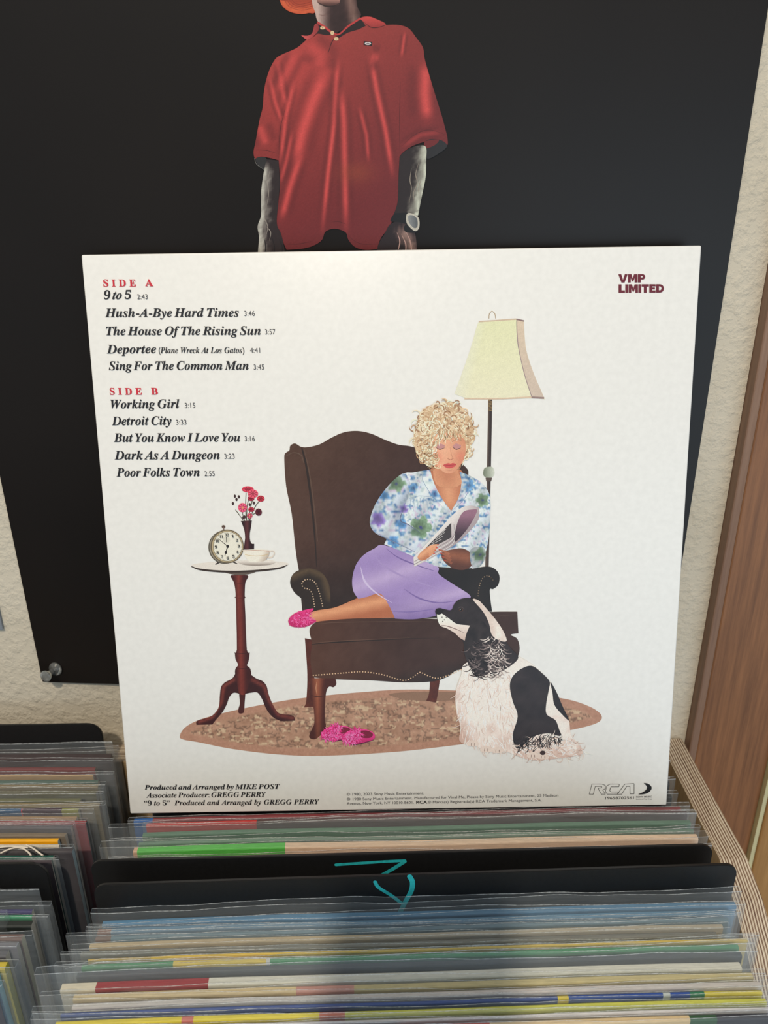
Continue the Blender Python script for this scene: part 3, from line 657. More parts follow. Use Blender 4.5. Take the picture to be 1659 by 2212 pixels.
# vase, flowers, clock, cup
art.shape([(572, 377), (656, 372), (650, 420), (641, 470), (642, 520), (655, 550), (674, 552), (673, 596), (592, 596), (600, 540), (604, 500), (596, 440)], lambda x, y: mix(C(98, 48, 50), C(38, 14, 20), np.abs(x-618)/26), 4, corners=(0, 1, 6, 7, 8))
for a, b, c_ in (((600, 375), (585, 320), (582, 290)), ((615, 372), (620, 260), (640, 180)), ((625, 372), (650, 260), (668, 180)), ((635, 372), (680, 270), (722, 212)), ((640, 372), (660, 330), (700, 310)), ((590, 372), (560, 330), (530, 290)), ((612, 370), (608, 250), (612, 160)), ((625, 372), (632, 350), (640, 338))):
    art.stroke([a, b, c_], 5, (70, 72, 52))
for a in ((525, 185), (538, 210), (556, 190), (510, 242), (672, 238), (600, 345), (590, 350), (640, 250)): art.disc(a[0], a[1], 9, 13, (62, 40, 40), 8)
for k, (fx, fy, rx, ry, c_) in enumerate([(625, 132, 46, 24, (214, 58, 84)), (650, 202, 26, 20, (176, 44, 70)), (665, 166, 40, 32, (234, 84, 108)), (725, 204, 29, 24, (196, 52, 70)), (652, 288, 24, 18, (190, 48, 72)), (585, 273, 34, 36, (236, 84, 118)), (708, 308, 26, 28, (88, 28, 42)), (640, 336, 21, 20, (224, 84, 110))]):
    art.disc(fx, fy, rx, ry, c_, 18)
    for j in range(16):
        a = j*.3927; cc = tuple(np.array(c_)*(.72 if j % 2 else 1.16)); art.stroke([(fx+rx*.25*math.cos(a), fy+ry*.25*math.sin(a)), (fx+rx*.98*math.cos(a), fy+ry*.98*math.sin(a))], 6, cc, 0, zoff=1)
    art.z += 1; art.disc(fx, fy, rx*.26, ry*.26, (226, 150, 104) if k in (5, 7) else tuple(np.array(c_)*.7), 10)
art.shape([(395, 690), (372, 712), (384, 712), (420, 694)], (50, 44, 42), 6, 0); art.shape([(520, 690), (548, 704), (536, 706), (505, 694)], (50, 44, 42), 6, 0)
art.disc(438, 420, 14, 12, (88, 66, 56), 12); art.stroke([(438, 425), (438, 446)], 12, (130, 110, 100), 0)
art.disc(448, 578, 126, 128, (84, 78, 68), 48); art.disc(452, 576, 122, 124, (150, 142, 126), 48); art.disc(466, 572, 128, 130, (104, 92, 74), 48); art.disc(468, 572, 120, 122, (186, 168, 132), 48)
art.disc(470, 572, 112, 115, (70, 60, 48), 48); art.disc(470, 572, 109, 112, (232, 228, 212), 48)
for hh in range(60):
    a = hh*math.pi/30-.02; r1_, r2_ = (103, 107)
    art.stroke([(470+r1_*math.sin(a), 572-r1_*math.cos(a)), (470+r2_*math.sin(a), 572-r2_*math.cos(a))], 2, (60, 56, 52), 0, zoff=1)
art.z += 1
art.disc(462, 520, 26, 27, (216, 212, 196), 24); art.stroke([(462, 540), (460, 500)], 5, (40, 36, 36), 0)
for a, L_, w_ in ((-50, 98, 7), (196, 78, 10)):
    a = math.radians(a); art.stroke([(470-12*math.sin(a), 572+12*math.cos(a)), (470+L_*math.sin(a), 572-L_*math.cos(a))], [w_, w_, w_*.4], (36, 32, 32), 0)
a = math.radians(196); art.disc(470+48*math.sin(a), 572-48*math.cos(a), 10, 12, (36, 32, 32), 12); art.disc(470, 572, 11, 11, (36, 32, 32), 16)
art.shape([(545, 692), (600, 682), (790, 680), (838, 692), (800, 712), (700, 720), (600, 714)], lambda x, y: mix(C(232, 224, 214), C(140, 126, 116), (y-690)/30), 4)
art.shape([(585, 600), (690, 594), (796, 604), (788, 640), (768, 672), (740, 688), (650, 692), (618, 668), (600, 640)], lambda x, y: mix(C(238, 230, 216), C(176, 158, 142), (x-720)/80+(y-650)/120), 4, corners=(0, 2))
art.stroke([(588, 606), (690, 602), (792, 609)], 4, (190, 140, 120)); art.stroke([(604, 636), (690, 646), (780, 636)], 3, (206, 176, 120))
art.stroke([(792, 612), (822, 608), (830, 630), (812, 655), (780, 660)], 8, (222, 208, 194))
# seated reader: a generic figure with a magazine
art.f(580, 820, 3.072)
def skin(base=(226, 160, 118), dark=(176, 104, 72), ref=None, w=60):
    def f(x, y):
        d = dist_poly(x, y, ref)[0]/w if ref else (y-y.min())/(np.ptp(y)+1)
        return mix(C(*base), C(*dark), d)+(fbm(x, y, 30, 5)-.5)[:, None]*6
    return f
art.shape([(700, 1400), (560, 1462), (440, 1512), (330, 1530), (262, 1552), (222, 1580), (215, 1606), (262, 1622), (330, 1606), (420, 1596), (560, 1586), (760, 1582), (900, 1560), (900, 1420)], skin(ref=[(240, 1575), (440, 1535), (800, 1460)], w=62), 7, corners=(0, 13))
art.shape([(300, 1520), (250, 1526), (180, 1548), (140, 1580), (132, 1612), (160, 1640), (240, 1642), (292, 1620), (318, 1600), (286, 1590), (270, 1560)], lambda x, y: mix(C(236, 66, 140), C(178, 32, 96), (y-1530)/110)+(fbm(x, y, 16, 3)-.5)[:, None]*26, 5)
art.hairs(160, [(270, 1540), (180, 1552), (145, 1600), (180, 1634), (280, 1610)], lambda x, y, r: (r.normal(), r.normal(), r.normal()*1.2, 26), [(244, 92, 160), (222, 48, 124), (250, 120, 180), (200, 36, 104)], 4, 4, 5)
skirt = lambda x, y: mix(mix(C(188, 166, 208), C(146, 122, 182), (x-560)/-10*0+np.abs(np.sin(x*.004+y*.012))*.7), C(112, 90, 150), (y-1430)/260)+(fbm(x, y, 14, 3)-.5)[:, None]*9
art.shape([(765, 1098), (700, 1122), (630, 1165), (580, 1230), (556, 1320), (562, 1400), (596, 1455), (660, 1440), (742, 1420), (800, 1500), (840, 1586), (960, 1590), (1100, 1570), (1240, 1530), (1330, 1460), (1330, 1425), (1230, 1360), (1130, 1290), (1120, 1240), (960, 1170)], skirt, 8, corners=(6, 7, 10))
for p_, w_, c_ in (([(780, 1120), (860, 1180), (980, 1230), (1100, 1270)], [2, 10, 3], (122, 100, 160)), ([(700, 1160), (760, 1230), (880, 1300), (1040, 1360), (1200, 1400)], [2, 14, 10, 2], (166, 144, 194)), ([(610, 1240), (640, 1340), (720, 1420), (820, 1480)], [2, 14, 8, 2], (206, 190, 224)), ([(900, 1390), (1000, 1450), (1120, 1480), (1240, 1470)], [2, 12, 8, 2], (126, 104, 164)), ([(820, 1540), (960, 1540), (1120, 1520)], [2, 8, 2], (128, 108, 168))): art.stroke(p_, w_, c_)
FLW = [(850, 690, 62, 1), (770, 770, 40, 2), (1010, 980, 78, 1), (1420, 800, 50, 1), (730, 930, 54, 3), (880, 960, 40, 2), (1140, 1140, 40, 2), (1330, 700, 40, 2), (830, 1080, 44, 2), (1400, 1160, 46, 1), (960, 720, 34, 2), (1100, 760, 34, 2), (900, 860, 30, 3)]
def floral(x, y):
    b = mix(C(236, 238, 240), C(206, 222, 234), fbm(x, y, 50, 1)); n1 = fbm(x+y*.4, (y-x*.3)*1.8, 30, 4, 3); n2 = fbm((x-y*.5)*1.7, y+x*.2, 24, 8, 3)
    b = np.where((n1 > .60)[:, None], C(126, 164, 200), b); b = np.where((n1 > .68)[:, None], C(84, 128, 176), b); b = np.where((n2 > .66)[:, None], C(190, 206, 208), b); b = np.where((n2 < .30)[:, None], C(214, 200, 222), b)
    for fx, fy, r_, k in FLW:
        dx, dy = x-fx, y-fy; rr = np.hypot(dx, dy); th = np.arctan2(dy, dx); R_ = r_*(.62+.38*np.abs(np.sin(th*2.5+fx))); m = rr < R_
        cc = {1: C(112, 138, 112), 2: C(96, 142, 186), 3: C(132, 112, 176)}[k]; sh = (.8+.5*(rr/r_))[:, None]*cc; b = np.where(m[:, None], np.minimum(sh+(fbm(x, y, 9, k)-.5)[:, None]*60, 235), b)
        b = np.where((rr < r_*.14)[:, None], C(70, 74, 130), b)
    fold = np.abs(np.sin(x*.02+y*.012+.8*fbm(x, y, 160, 3))); return b*(.86+.16*fold)[:, None]
art.shape([(1080, 590), (1260, 590), (1300, 680), (1260, 800), (1212, 880), (1150, 790), (1090, 680)], skin((222, 158, 120), (190, 118, 86), [(1180, 650), (1200, 800)], 90), 6)
torso = [(1070, 598), (1012, 606), (960, 616), (900, 624), (880, 700), (858, 800), (832, 900), (808, 1000), (768, 1092), (860, 1130), (960, 1172), (1120, 1242), (1290, 1250), (1400, 1240), (1440, 1150), (1462, 1040), (1472, 900), (1468, 770), (1420, 690), (1340, 640), (1270, 612), (1280, 680), (1262, 780), (1212, 872), (1152, 790), (1100, 690)]
art.shape(torso, floral, 3.2, corners=(0, 8, 11, 20, 23))
art.stroke([(1212, 872), (1216, 960), (1208, 1040)], [3, 5, 3], (150, 170, 196)); art.stroke([(930, 790), (1000, 772), (1080, 778)], [2, 4, 2], (140, 160, 186))
for k in range(7): art.stroke([(940+k*22, 784), (944+k*22, 830+9*(k % 3)), (936+k*23, 880+12*(k % 2))], [4, 3, .5], (158, 178, 200))
art.shape([(1072, 596), (1100, 690), (1152, 790), (1206, 872), (1160, 850), (1080, 760), (1020, 660), (1030, 612)], lambda x, y: floral(x, y)*1.04, 5, corners=(0, 3)); art.shape([(1268, 612), (1282, 690), (1262, 790), (1216, 868), (1290, 800), (1330, 720), (1310, 640)], lambda x, y: floral(x, y)*1.0, 5, corners=(0, 3))
art.stroke([(1030, 616), (1022, 662), (1080, 762), (1160, 852)], [1, 3, 3, 1], (128, 152, 182)); art.stroke([(1312, 642), (1330, 720), (1290, 802), (1216, 870)], [1, 3, 3, 1], (128, 152, 182))
# bent left arm resting, hand on the magazine
art.shape([(902, 624), (850, 650), (790, 710), (730, 790), (690, 870), (672, 950), (700, 1010), (770, 1050), (860, 1090), (940, 1130), (990, 1150), (1030, 1080), (1000, 1010), (930, 960), (880, 930), (900, 850), (930, 760), (940, 680)], lambda x, y: floral(x, y)*mix(C(1, 1, 1), C(.8, .82, .88), dist_poly(x, y, [(880, 680), (770, 830), (740, 940), (960, 1070)])[0]/80-.2), 5)
art.stroke([(900, 850), (874, 930), (930, 964), (1006, 1014)], [2, 7, 5, 2], (92, 104, 130)); art.stroke([(700, 1008), (780, 1052), (900, 1108), (985, 1150)], [2, 5, 5, 2], (122, 134, 160))
art.shape([(968, 1150), (1026, 1076), (1062, 1096), (1060, 1140), (1020, 1180), (985, 1176)], lambda x, y: floral(x, y)*.96, 4)
# magazine
art.shape([(962, 1180), (1040, 1100), (1130, 1000), (1210, 910), (1280, 850), (1340, 836), (1396, 848), (1392, 930), (1330, 1010), (1230, 1100), (1090, 1180), (966, 1242)], lambda x, y: mix(C(232, 226, 222), C(170, 156, 160), dist_poly(x, y, [(962, 1180), (1130, 1000), (1280, 850)])[0]/130), 7, corners=(0, 6, 11))
art.shape([(1000, 1168), (1060, 1100), (1150, 1010), (1212, 950), (1214, 1046), (1190, 1060), (1060, 1128)], (66, 60, 62), 8, corners=(0, 3, 4, 6))
for k in range(5): art.stroke([(1060+k*24, 1108-k*25), (1150+k*9, 1058-k*22)], 3, (206, 200, 198), 0)
art.shape([(1250, 960), (1290, 880), (1350, 862), (1384, 870), (1340, 960), (1270, 1050), (1232, 1070)], lambda x, y: mix(C(150, 108, 128), C(64, 50, 60), (y-900)/130), 6)
for k in range(4): art.stroke([(966, 1236-k*9), (1090, 1168-k*12), (1225, 1086-k*14), (1230, 990-k*10)], 2.5, (120, 110, 112) if k % 2 else (238, 234, 230))
# hands
art.shape([(1150, 1150), (1210, 1128), (1290, 1120), (1350, 1160), (1360, 1220), (1300, 1262), (1220, 1250), (1160, 1200)], skin((150, 92, 68), (90, 54, 44), [(1200, 1160), (1320, 1180)], 60), 6)
for k in range(4): art.stroke([(1200+k*6, 1160+k*20), (1165+k*8, 1140+k*21), (1130+k*12, 1128+k*24)], [18, 15, 8], (168-k*10, 104-k*8, 78-k*6)); art.stroke([(1140+k*12, 1130+k*24), (1128+k*12, 1126+k*24)], [6, 3], (190, 60, 52), 0)
art.shape([(1340, 1130), (1420, 1110), (1442, 1170), (1400, 1240), (1350, 1240)], lambda x, y: floral(x, y)*.8, 5)
art.shape([(990, 1172), (1030, 1128), (1074, 1100), (1110, 1096), (1116, 1120), (1086, 1160), (1040, 1196), (1004, 1198)], skin((232, 170, 130), (190, 120, 86), [(1000, 1170), (1100, 1105)], 34), 4)
for k in range(4): art.stroke([(1060+k*2, 1118+k*17), (1096-k*3, 1100+k*17), (1128-k*9, 1096+k*19)], [16, 14, 8], (232-k*5, 168-k*6, 128-k*5)); art.stroke([(1120-k*9, 1096+k*19), (1132-k*9, 1096+k*19)], [7, 4], (204, 60, 56), 0)
# head
art.shape([(1104, 560), (1250, 560), (1262, 620), (1280, 690), (1200, 720), (1110, 690)], skin((196, 128, 96), (222, 158, 120), [(1170, 600), (1190, 640)], 110), 6)
curls0 = [(1150, 96), (1210, 84), (1280, 104), (1340, 160), (1385, 230), (1412, 310), (1404, 390), (1380, 450), (1362, 520), (1318, 560), (1290, 590), (1240, 560), (1110, 560), (1070, 585), (1010, 570), (950, 520), (915, 450), (908, 370), (920, 290), (950, 210), (1000, 140), (1070, 105)]
curls = [(1185+(u_-1185)*.80, 440+(v_-440)*.82) for u_, v_ in curls0]
hcol = lambda x, y: mix(mix(C(232, 206, 170), C(186, 150, 116), fbm(x, y, 34, 3)*1.5-.3), C(146, 106, 78), (fbm(x, y, 22, 9)-.62)*3)
art.shape(curls, hcol, 5)
art.hairs(520, curls, lambda x, y, r: (x-1180+r.normal()*120, (y-370)+r.normal()*120, r.choice([-1, 1])*r.uniform(2, 5), r.uniform(40, 90)), [(240, 218, 184), (226, 196, 158), (250, 234, 206), (190, 152, 116), (206, 172, 134), (166, 124, 92), (244, 222, 196)], 7, 8, 3)
face = [(1078, 400), (1110, 366), (1180, 352), (1250, 356), (1292, 380), (1308, 440), (1302, 510), (1272, 570), (1232, 612), (1190, 622), (1150, 604), (1106, 550), (1082, 480)]
art.shape(face, lambda x, y: mix(mix(C(236, 176, 142), C(204, 132, 100), (x-1180)/200+np.abs(y-470)/500), C(222, 118, 98), .55*np.exp(-((x-1110)**2+(y-520)**2)/1500)+.45*np.exp(-((x-1276)**2+(y-510)**2)/1100)), 4)
for cx, w_ in ((1142, 34), (1252, 30)):
    art.shape([(cx-w_, 446), (cx-10, 424), (cx+w_*.8, 436), (cx+w_*.6, 452), (cx-5, 458)], (196, 140, 138), 5); art.stroke([(cx-w_, 448), (cx-6, 462), (cx+w_*.8, 452)], [2, 6, 2], (70, 46, 48)); art.stroke([(cx-w_-4, 414), (cx-4, 396), (cx+w_, 406)], [2, 6, 2], (164, 116, 84))
art.stroke([(1204, 446), (1212, 490), (1222, 520)], [1, 3, 2], (196, 128, 100)); art.stroke([(1186, 522), (1206, 532), (1228, 522)], [2, 4, 2], (168, 96, 78))
art.shape([(1160, 566), (1192, 554), (1208, 558), (1222, 553), (1246, 562), (1226, 582), (1196, 588), (1172, 580)], (206, 84, 84), 5); art.stroke([(1162, 567), (1200, 569), (1244, 563)], [1, 3, 1], (140, 44, 50)); art.stroke([(1180, 600), (1206, 604), (1226, 600)], [1, 3, 1], (206, 140, 112))
art.hairs(110, [(1070, 340), (1180, 300), (1300, 330), (1300, 380), (1240, 360), (1160, 380), (1090, 420)], lambda x, y, r: ((x-1180)*.6+r.normal()*12, 60, r.normal()*1.0, r.uniform(40, 80)), [(240, 216, 180), (214, 180, 140), (250, 234, 206), (186, 146, 110)], 6, 5, 8)
art.hairs(140, [(1066, 420), (1088, 450), (1108, 550), (1118, 580), (1050, 560), (1000, 490)], lambda x, y, r: (r.normal()*20, 40, r.choice([-1, 1])*3.5, r.uniform(35, 70)), [(240, 216, 180), (214, 180, 140), (250, 234, 206), (176, 134, 98)], 6, 5, 9)
# sitting spaniel
art.f(640, 1260, 2.4397)
dog = [(880, 430), (940, 400), (1000, 390), (1100, 360), (1190, 395), (1260, 440), (1330, 515), (1375, 580), (1400, 640), (1436, 720), (1448, 800), (1490, 850), (1512, 893), (1450, 912), (1350, 925), (1250, 932), (1180, 915), (1110, 888), (1050, 888), (990, 884), (945, 852), (890, 848), (858, 822), (866, 760), (845, 690), (838, 600), (848, 540), (870, 480)]
art.shape(dog, lambda x, y: mix(C(240, 228, 220), C(204, 172, 158), (fbm(x, y, 60, 3)-.35)*1.5+np.exp(-((x-850)/50)**2)*.6+(y-800)/260), 6)
wh = [(248, 240, 232), (238, 224, 214), (226, 204, 192), (250, 246, 240), (216, 192, 180)]
art.hairs(420, [(880, 470), (1110, 430), (1140, 560), (1150, 800), (1120, 880), (900, 850), (850, 640)], lambda x, y, r: ((x-1000)*.12+r.normal()*8, 50, r.normal()*.8, r.uniform(24, 60)), wh, 3, 6, 11)
art.shape([(1125, 540), (1140, 490), (1185, 450), (1240, 434), (1290, 468), (1334, 516), (1330, 560), (1316, 640), (1320, 690), (1365, 720), (1385, 770), (1395, 806), (1330, 790), (1250, 806), (1200, 850), (1160, 868), (1140, 800), (1166, 700), (1140, 620)], lambda x, y: mix(C(30, 25, 28), C(58, 48, 50), fbm(x, y, 40, 5)), 7)
art.shape([(1340, 520), (1375, 580), (1400, 640), (1438, 722), (1400, 690), (1360, 640), (1350, 580)], (34, 28, 32), 6)
art.hairs(200, [(1120, 860), (1200, 840), (1330, 800), (1440, 820), (1505, 890), (1350, 920), (1180, 910)], lambda x, y, r: (40+r.normal()*20, 14+r.normal()*14, r.normal()*1.4, r.uniform(30, 70)), wh+[(190, 158, 144)], 3, 6, 12)
art.hairs(120, [(1150, 820), (1260, 790), (1390, 790), (1380, 830), (1200, 880)], lambda x, y, r: (r.normal()*20-10, 36, r.normal(), r.uniform(20, 46)), [(30, 26, 30), (50, 42, 46), (34, 30, 32)], 3.4, 4, 13)
for x0_, y0_ in ((1000, 868), (1060, 874), (930, 838), (1246, 900), (1300, 905)): art.shape([(x0_-30, y0_), (x0_, y0_-14), (x0_+30, y0_), (x0_+24, y0_+18), (x0_-24, y0_+18)], (226, 208, 196), 6); art.stroke([(x0_-8, y0_+2), (x0_-9, y0_+16)], 2.5, (120, 92, 84), 0); art.stroke([(x0_+9, y0_+2), (x0_+9, y0_+16)], 2.5, (120, 92, 84), 0)
art.disc(1298, 892, 15, 12, (60, 44, 44), 12)
# head, mouth closed
art.shape([(732, 150), (742, 134), (775, 134), (815, 140), (832, 108), (856, 86), (900, 76), (950, 88), (995, 130), (1040, 200), (1080, 270), (1130, 340), (1170, 390), (1120, 440), (1060, 470), (1000, 480), (950, 480), (920, 430), (900, 380), (880, 310), (850, 262), (800, 238), (764, 222), (745, 190)], lambda x, y: mix(C(30, 25, 27), C(58, 48, 50), fbm(x, y, 50, 5)), 6)
art.shape([(742, 152), (770, 160), (812, 190), (850, 214), (930, 226), (936, 262), (900, 300), (864, 288), (836, 262), (796, 238), (762, 224), (746, 196)], lambda x, y: mix(C(244, 236, 226), C(200, 172, 160), (y-200)/110), 5)
art.stroke([(764, 220), (800, 226), (850, 244), (886, 262)], [2, 4, 3, 1], (110, 76, 76))
for a in ((768, 178), (780, 192), (772, 200), (790, 178)): art.disc(a[0], a[1], 3, 3, (40, 30, 32), 8)
art.shape([(732, 150), (738, 134), (760, 130), (778, 140), (766, 158), (746, 164)], (26, 20, 24), 5)
art.disc(868, 140, 11, 8, (78, 50, 38), 14); art.disc(867, 140, 6, 6, (14, 12, 14), 12); art.disc(864, 137, 2, 2, (220, 220, 220), 6); art.stroke([(850, 132), (868, 124), (886, 134)], [1, 4, 1], (84, 70, 70))
art.shape([(930, 84), (962, 90), (1000, 130), (1050, 190), (1090, 250), (1108, 302), (1070, 300), (1030, 270), (1015, 210), (985, 150)], lambda x, y: mix(C(246, 238, 228), C(206, 180, 168), fbm(x, y, 30, 2)), 5)
art.shape([(940, 190), (985, 200), (1025, 260), (1050, 330), (1050, 420), (1010, 478), (960, 486), (915, 440), (886, 370), (888, 300), (906, 240)], lambda x, y: mix(C(22, 18, 20), C(64, 54, 54), fbm(x, y, 24, 6)), 6)
art.hairs(150, [(930, 300), (1040, 330), (1050, 430), (990, 490), (910, 440)], lambda x, y, r: (r.normal()*12, 50, r.choice([-1, 1])*1.8, r.uniform(30, 60)), [(22, 18, 20), (74, 62, 62), (48, 40, 42), (120, 106, 104)], 4, 5, 14)
art.hairs(110, [(1010, 280), (1080, 300), (1110, 420), (1060, 480), (1010, 470)], lambda x, y, r: (r.normal()*12, 50, r.choice([-1, 1])*1.6, r.uniform(30, 60)), [(196, 180, 174), (150, 134, 130), (90, 78, 78), (226, 214, 206)], 4, 5, 15)
# a pair of plain pink slippers on the rug
for dx, dy in ((0, 0), (110, 18)):
    art.shape([(130+dx, 800+dy), (150+dx, 768+dy), (200+dx, 748+dy), (262+dx, 752+dy), (300+dx, 772+dy), (300+dx, 800+dy), (250+dx, 822+dy), (170+dx, 826+dy)], lambda x, y: mix(C(244, 70, 150), C(176, 30, 96), (y-750-dy)/80)+(fbm(x, y, 14, 3)-.5)[:, None]*20, 5)
    art.shape([(222+dx, 762+dy), (262+dx, 756+dy), (294+dx, 774+dy), (280+dx, 794+dy), (236+dx, 792+dy)], (120, 24, 54), 6); art.stroke([(134+dx, 812+dy), (200+dx, 830+dy), (298+dx, 806+dy)], [2, 5, 2], (66, 22, 50))
art.hairs(260, [(135, 800), (200, 745), (235, 765), (220, 815), (160, 822)], lambda x, y, r: (r.normal(), r.normal(), r.normal(), 22), [(250, 96, 170), (236, 56, 140), (255, 130, 190), (206, 40, 112)], 3.4, 4, 21)
art.hairs(260, [(245, 818), (310, 763), (345, 783), (330, 833), (270, 840)], lambda x, y, r: (r.normal(), r.normal(), r.normal(), 22), [(250, 96, 170), (236, 56, 140), (255, 130, 190), (206, 40, 112)], 3.4, 4, 22)
art.f(0, 0, 1)
ZTOP = art.z; art.z = 2
# outlined letters and emblem at lower right
def outline(P, w=7.0):
    art.stroke(P, w, (24, 26, 34), 0)
for P in ([(1277, 1715), (1281, 1696), (1303, 1696), (1305, 1700), (1303, 1704), (1292, 1706), (1300, 1714)], [(1338, 1697), (1318, 1697), (1311, 1701), (1309, 1710), (1314, 1713), (1332, 1713)], [(1340, 1714), (1352, 1697), (1366, 1697), (1366, 1714)]):
    pass
R1 = [(1273, 1716), (1279, 1694), (1300, 1694), (1308, 1697), (1308, 1704), (1302, 1707), (1308, 1716), (1299, 1716), (1292, 1703), (1300, 1702), (1300, 1699), (1286, 1699), (1282, 1716)]
C1 = [(1338, 1694), (1318, 1694), (1311, 1698), (1308, 1710), (1312, 1716), (1334, 1716), (1336, 1711), (1320, 1711), (1317, 1708), (1320, 1700), (1337, 1700)]
A1 = [(1334, 1716), (1350, 1694), (1370, 1693), (1370, 1715), (1361, 1715), (1361, 1699), (1354, 1699), (1343, 1716)]
for P in (R1, C1, A1):
    Q = P+[P[0]]
    for a, b in zip(Q, Q[1:]): art.stroke([a, b], 1.0, (28, 30, 38), 0)

art.shape([(1391, 1692), (1400, 1693), (1407, 1699), (1407, 1706), (1400, 1713), (1390, 1716), (1379, 1716), (1388, 1712), (1396, 1706), (1398, 1700), (1394, 1695)], (20, 20, 24), 5)
def block(word, x, base, capw, cap=18.0, s=6.2, slope=-.004):
    c = (104, 28, 44)
    for ch in word:
        w = capw[ch]; g = lambda P: art.shape([(x+u, base+slope*(x-1336)-v) for u, v in P], c, 50, 0)
        if ch == 'V': g([(0, cap), (s, cap), (w/2, s*.9), (w-s, cap), (w, cap), (w/2+s*.55, 0), (w/2-s*.55, 0)])
        elif ch == 'M': g([(0, 0), (0, cap), (s*1.15, cap), (w/2, cap*.48), (w-s*1.15, cap), (w, cap), (w, 0), (w-s*.92, 0), (w-s*.92, cap*.55), (w/2+1, cap*.12), (w/2-1, cap*.12), (s*.92, cap*.55), (s*.92, 0)])
        elif ch == 'I': g([(0, 0), (0, cap), (s, cap), (s, 0)])
        elif ch == 'L': g([(0, 0), (0, cap), (s, cap), (s, s*.8), (w, s*.8), (w, 0)])
        elif ch == 'T': g([(w/2-s/2, 0), (w/2-s/2, cap-s*.8), (0, cap-s*.8), (0, cap), (w, cap), (w, cap-s*.8), (w/2+s/2, cap-s*.8), (w/2+s/2, 0)])
        elif ch == 'E': g([(0, 0), (0, cap), (w, cap), (w, cap-4.6), (s, cap-4.6), (s, cap/2+2), (w-1.5, cap/2+2), (w-1.5, cap/2-2), (s, cap/2-2), (s, 4.6), (w, 4.6), (w, 0)])
        elif ch in 'PD':
            lo = cap*.36 if ch == 'P' else 0; r_ = (cap-lo)/2; mid_ = (cap+lo)/2; t5 = 4.4 if ch == 'P' else 4.8
            rr = min(r_, w*.55); PT = C(225, 224, 220)
            arc = lambda t5_, s_: [(w-rr+(rr-s_)*math.cos(q_), mid_+(r_-t5_)*math.sin(q_)) for q_ in np.linspace(math.pi/2, -math.pi/2, 13)]
            g([(0, lo), (0, cap)]+arc(0, 0)); g([(0, 0), (0, lo+2), (s, lo+2), (s, 0)]) if ch == 'P' else None
            art.shape([(x+u, base+slope*(x-1336)-v) for u, v in [(s, lo+t5), (s, cap-t5)]+arc(t5, s*.9)], PT, 50, 0)
        x += w+1.0
block('VMP', 1336, 610.2, dict(V=20, M=20, P=16)); block('LIMITED', 1336.5, 632.2, dict(L=13.5, I=6.2, M=20, T=15.5, E=13.5, D=17))
art.build('printed_picture', sleeve)

# --- lettering
MI = {}
def bi(s): return ''.join(chr(0x1D468+ord(c)-65) if 'A' <= c <= 'Z' else chr(0x1D482+ord(c)-97) if 'a' <= c <= 'z' else chr(0x1D7CE+ord(c)-48) if '0' <= c <= '9' else c for c in s)
def sb(s): return ''.join(chr(0x1D400+ord(c)-65) if 'A' <= c <= 'Z' else c for c in s)
INK = {}
def ink(c):
    if c not in INK:
        m = simple('ink_%d' % len(INK), c, .45, .03, 900).m; INK[c] = m
    return INK[c]
def text(s, a, b, cap, col, bold=0, spacing=1.0, shear=0, capfrac=.7):
    cu = bpy.data.curves.new('lettering', 'FONT'); cu.body = s; cu.size = 1; cu.space_character = spacing; cu.shear = shear; cu.resolution_u = 4
    cu.space_word = .62 if ord(s[0]) > 60000 else 1.0
    if bold: cu.offset = bold
    ob = bpy.data.objects.new('lettering', cu); COL.objects.link(ob); dg = bpy.context.evaluated_depsgraph_get(); me = bpy.data.meshes.new_from_object(ob.evaluated_get(dg))
    bpy.data.objects.remove(ob); bpy.data.curves.remove(cu); me.name = 'lettering'
    n = len(me.vertices); co_ = np.zeros(n*3, np.float32); me.vertices.foreach_get('co', co_); co_ = co_.reshape(-1, 3)
    x0_, x1_ = co_[:, 0].min(), co_[:, 0].max(); (ua, ub), (va, vb) = onS([a, b])
    c0 = onS([[a[0], a[1]-cap]])[1][0]; hh = c0-va
    U = (co_[:, 0]-x0_)/(x1_-x0_); u = ua+(ub-ua)*U; v_ = va+(vb-va)*U+co_[:, 1]/capfrac*hh
    co_[:, 0] = u; co_[:, 1] = -.00002; co_[:, 2] = v_; me.vertices.foreach_set('co', co_.ravel()); me.materials.clear(); me.materials.append(ink(col))
    return link('lettering', me, sleeve)
BLK = (26, 26, 32); RED = (206, 40, 58); MAR = (100, 26, 42)
def c5(x, y): return (170+x/3.456, 540+y/3.456)
for s, x0_, x1_, y_ in (('SIDE', 185, 428, 272), ('A', 497, 557, 270)): text(sb(s), c5(x0_, y_), c5(x1_, y_), 14.5, RED, .008, 1.6, capfrac=.66)
for s, x0_, x1_, y_ in (('SIDE', 233, 472, 1080), ('B', 542, 592, 1079)): text(sb(s), c5(x0_, y_), c5(x1_, y_), 14, RED, .008, 1.6, capfrac=.66)
songs = [('9 to 5', 190, 395, 368, '2:43', 438, 515, 368), ('Hush-A-Bye Hard Times', 198, 1197, 500, '3:46', 1237, 1315, 492), ('The House Of The Rising Sun', 207, 1360, 636, '3:57', 1392, 1468, 630), ('Deportee', 210, 580, 772, '4:41', 1280, 1354, 768),
         ('Sing For The Common Man', 225, 1270, 896, '3:45', 1307, 1385, 893), ('Working Girl', 240, 755, 1182, '3:15', 793, 870, 1179), ('Detroit City', 248, 695, 1308, '3:33', 728, 805, 1305), ('But You Know I Love You', 263, 1207, 1433, '3:16', 1240, 1315, 1428),
         ('Dark As A Dungeon', 268, 1055, 1564, '3:23', 1088, 1164, 1559), ('Poor Folks Town', 282, 905, 1692, '2:55', 940, 1016, 1689)]
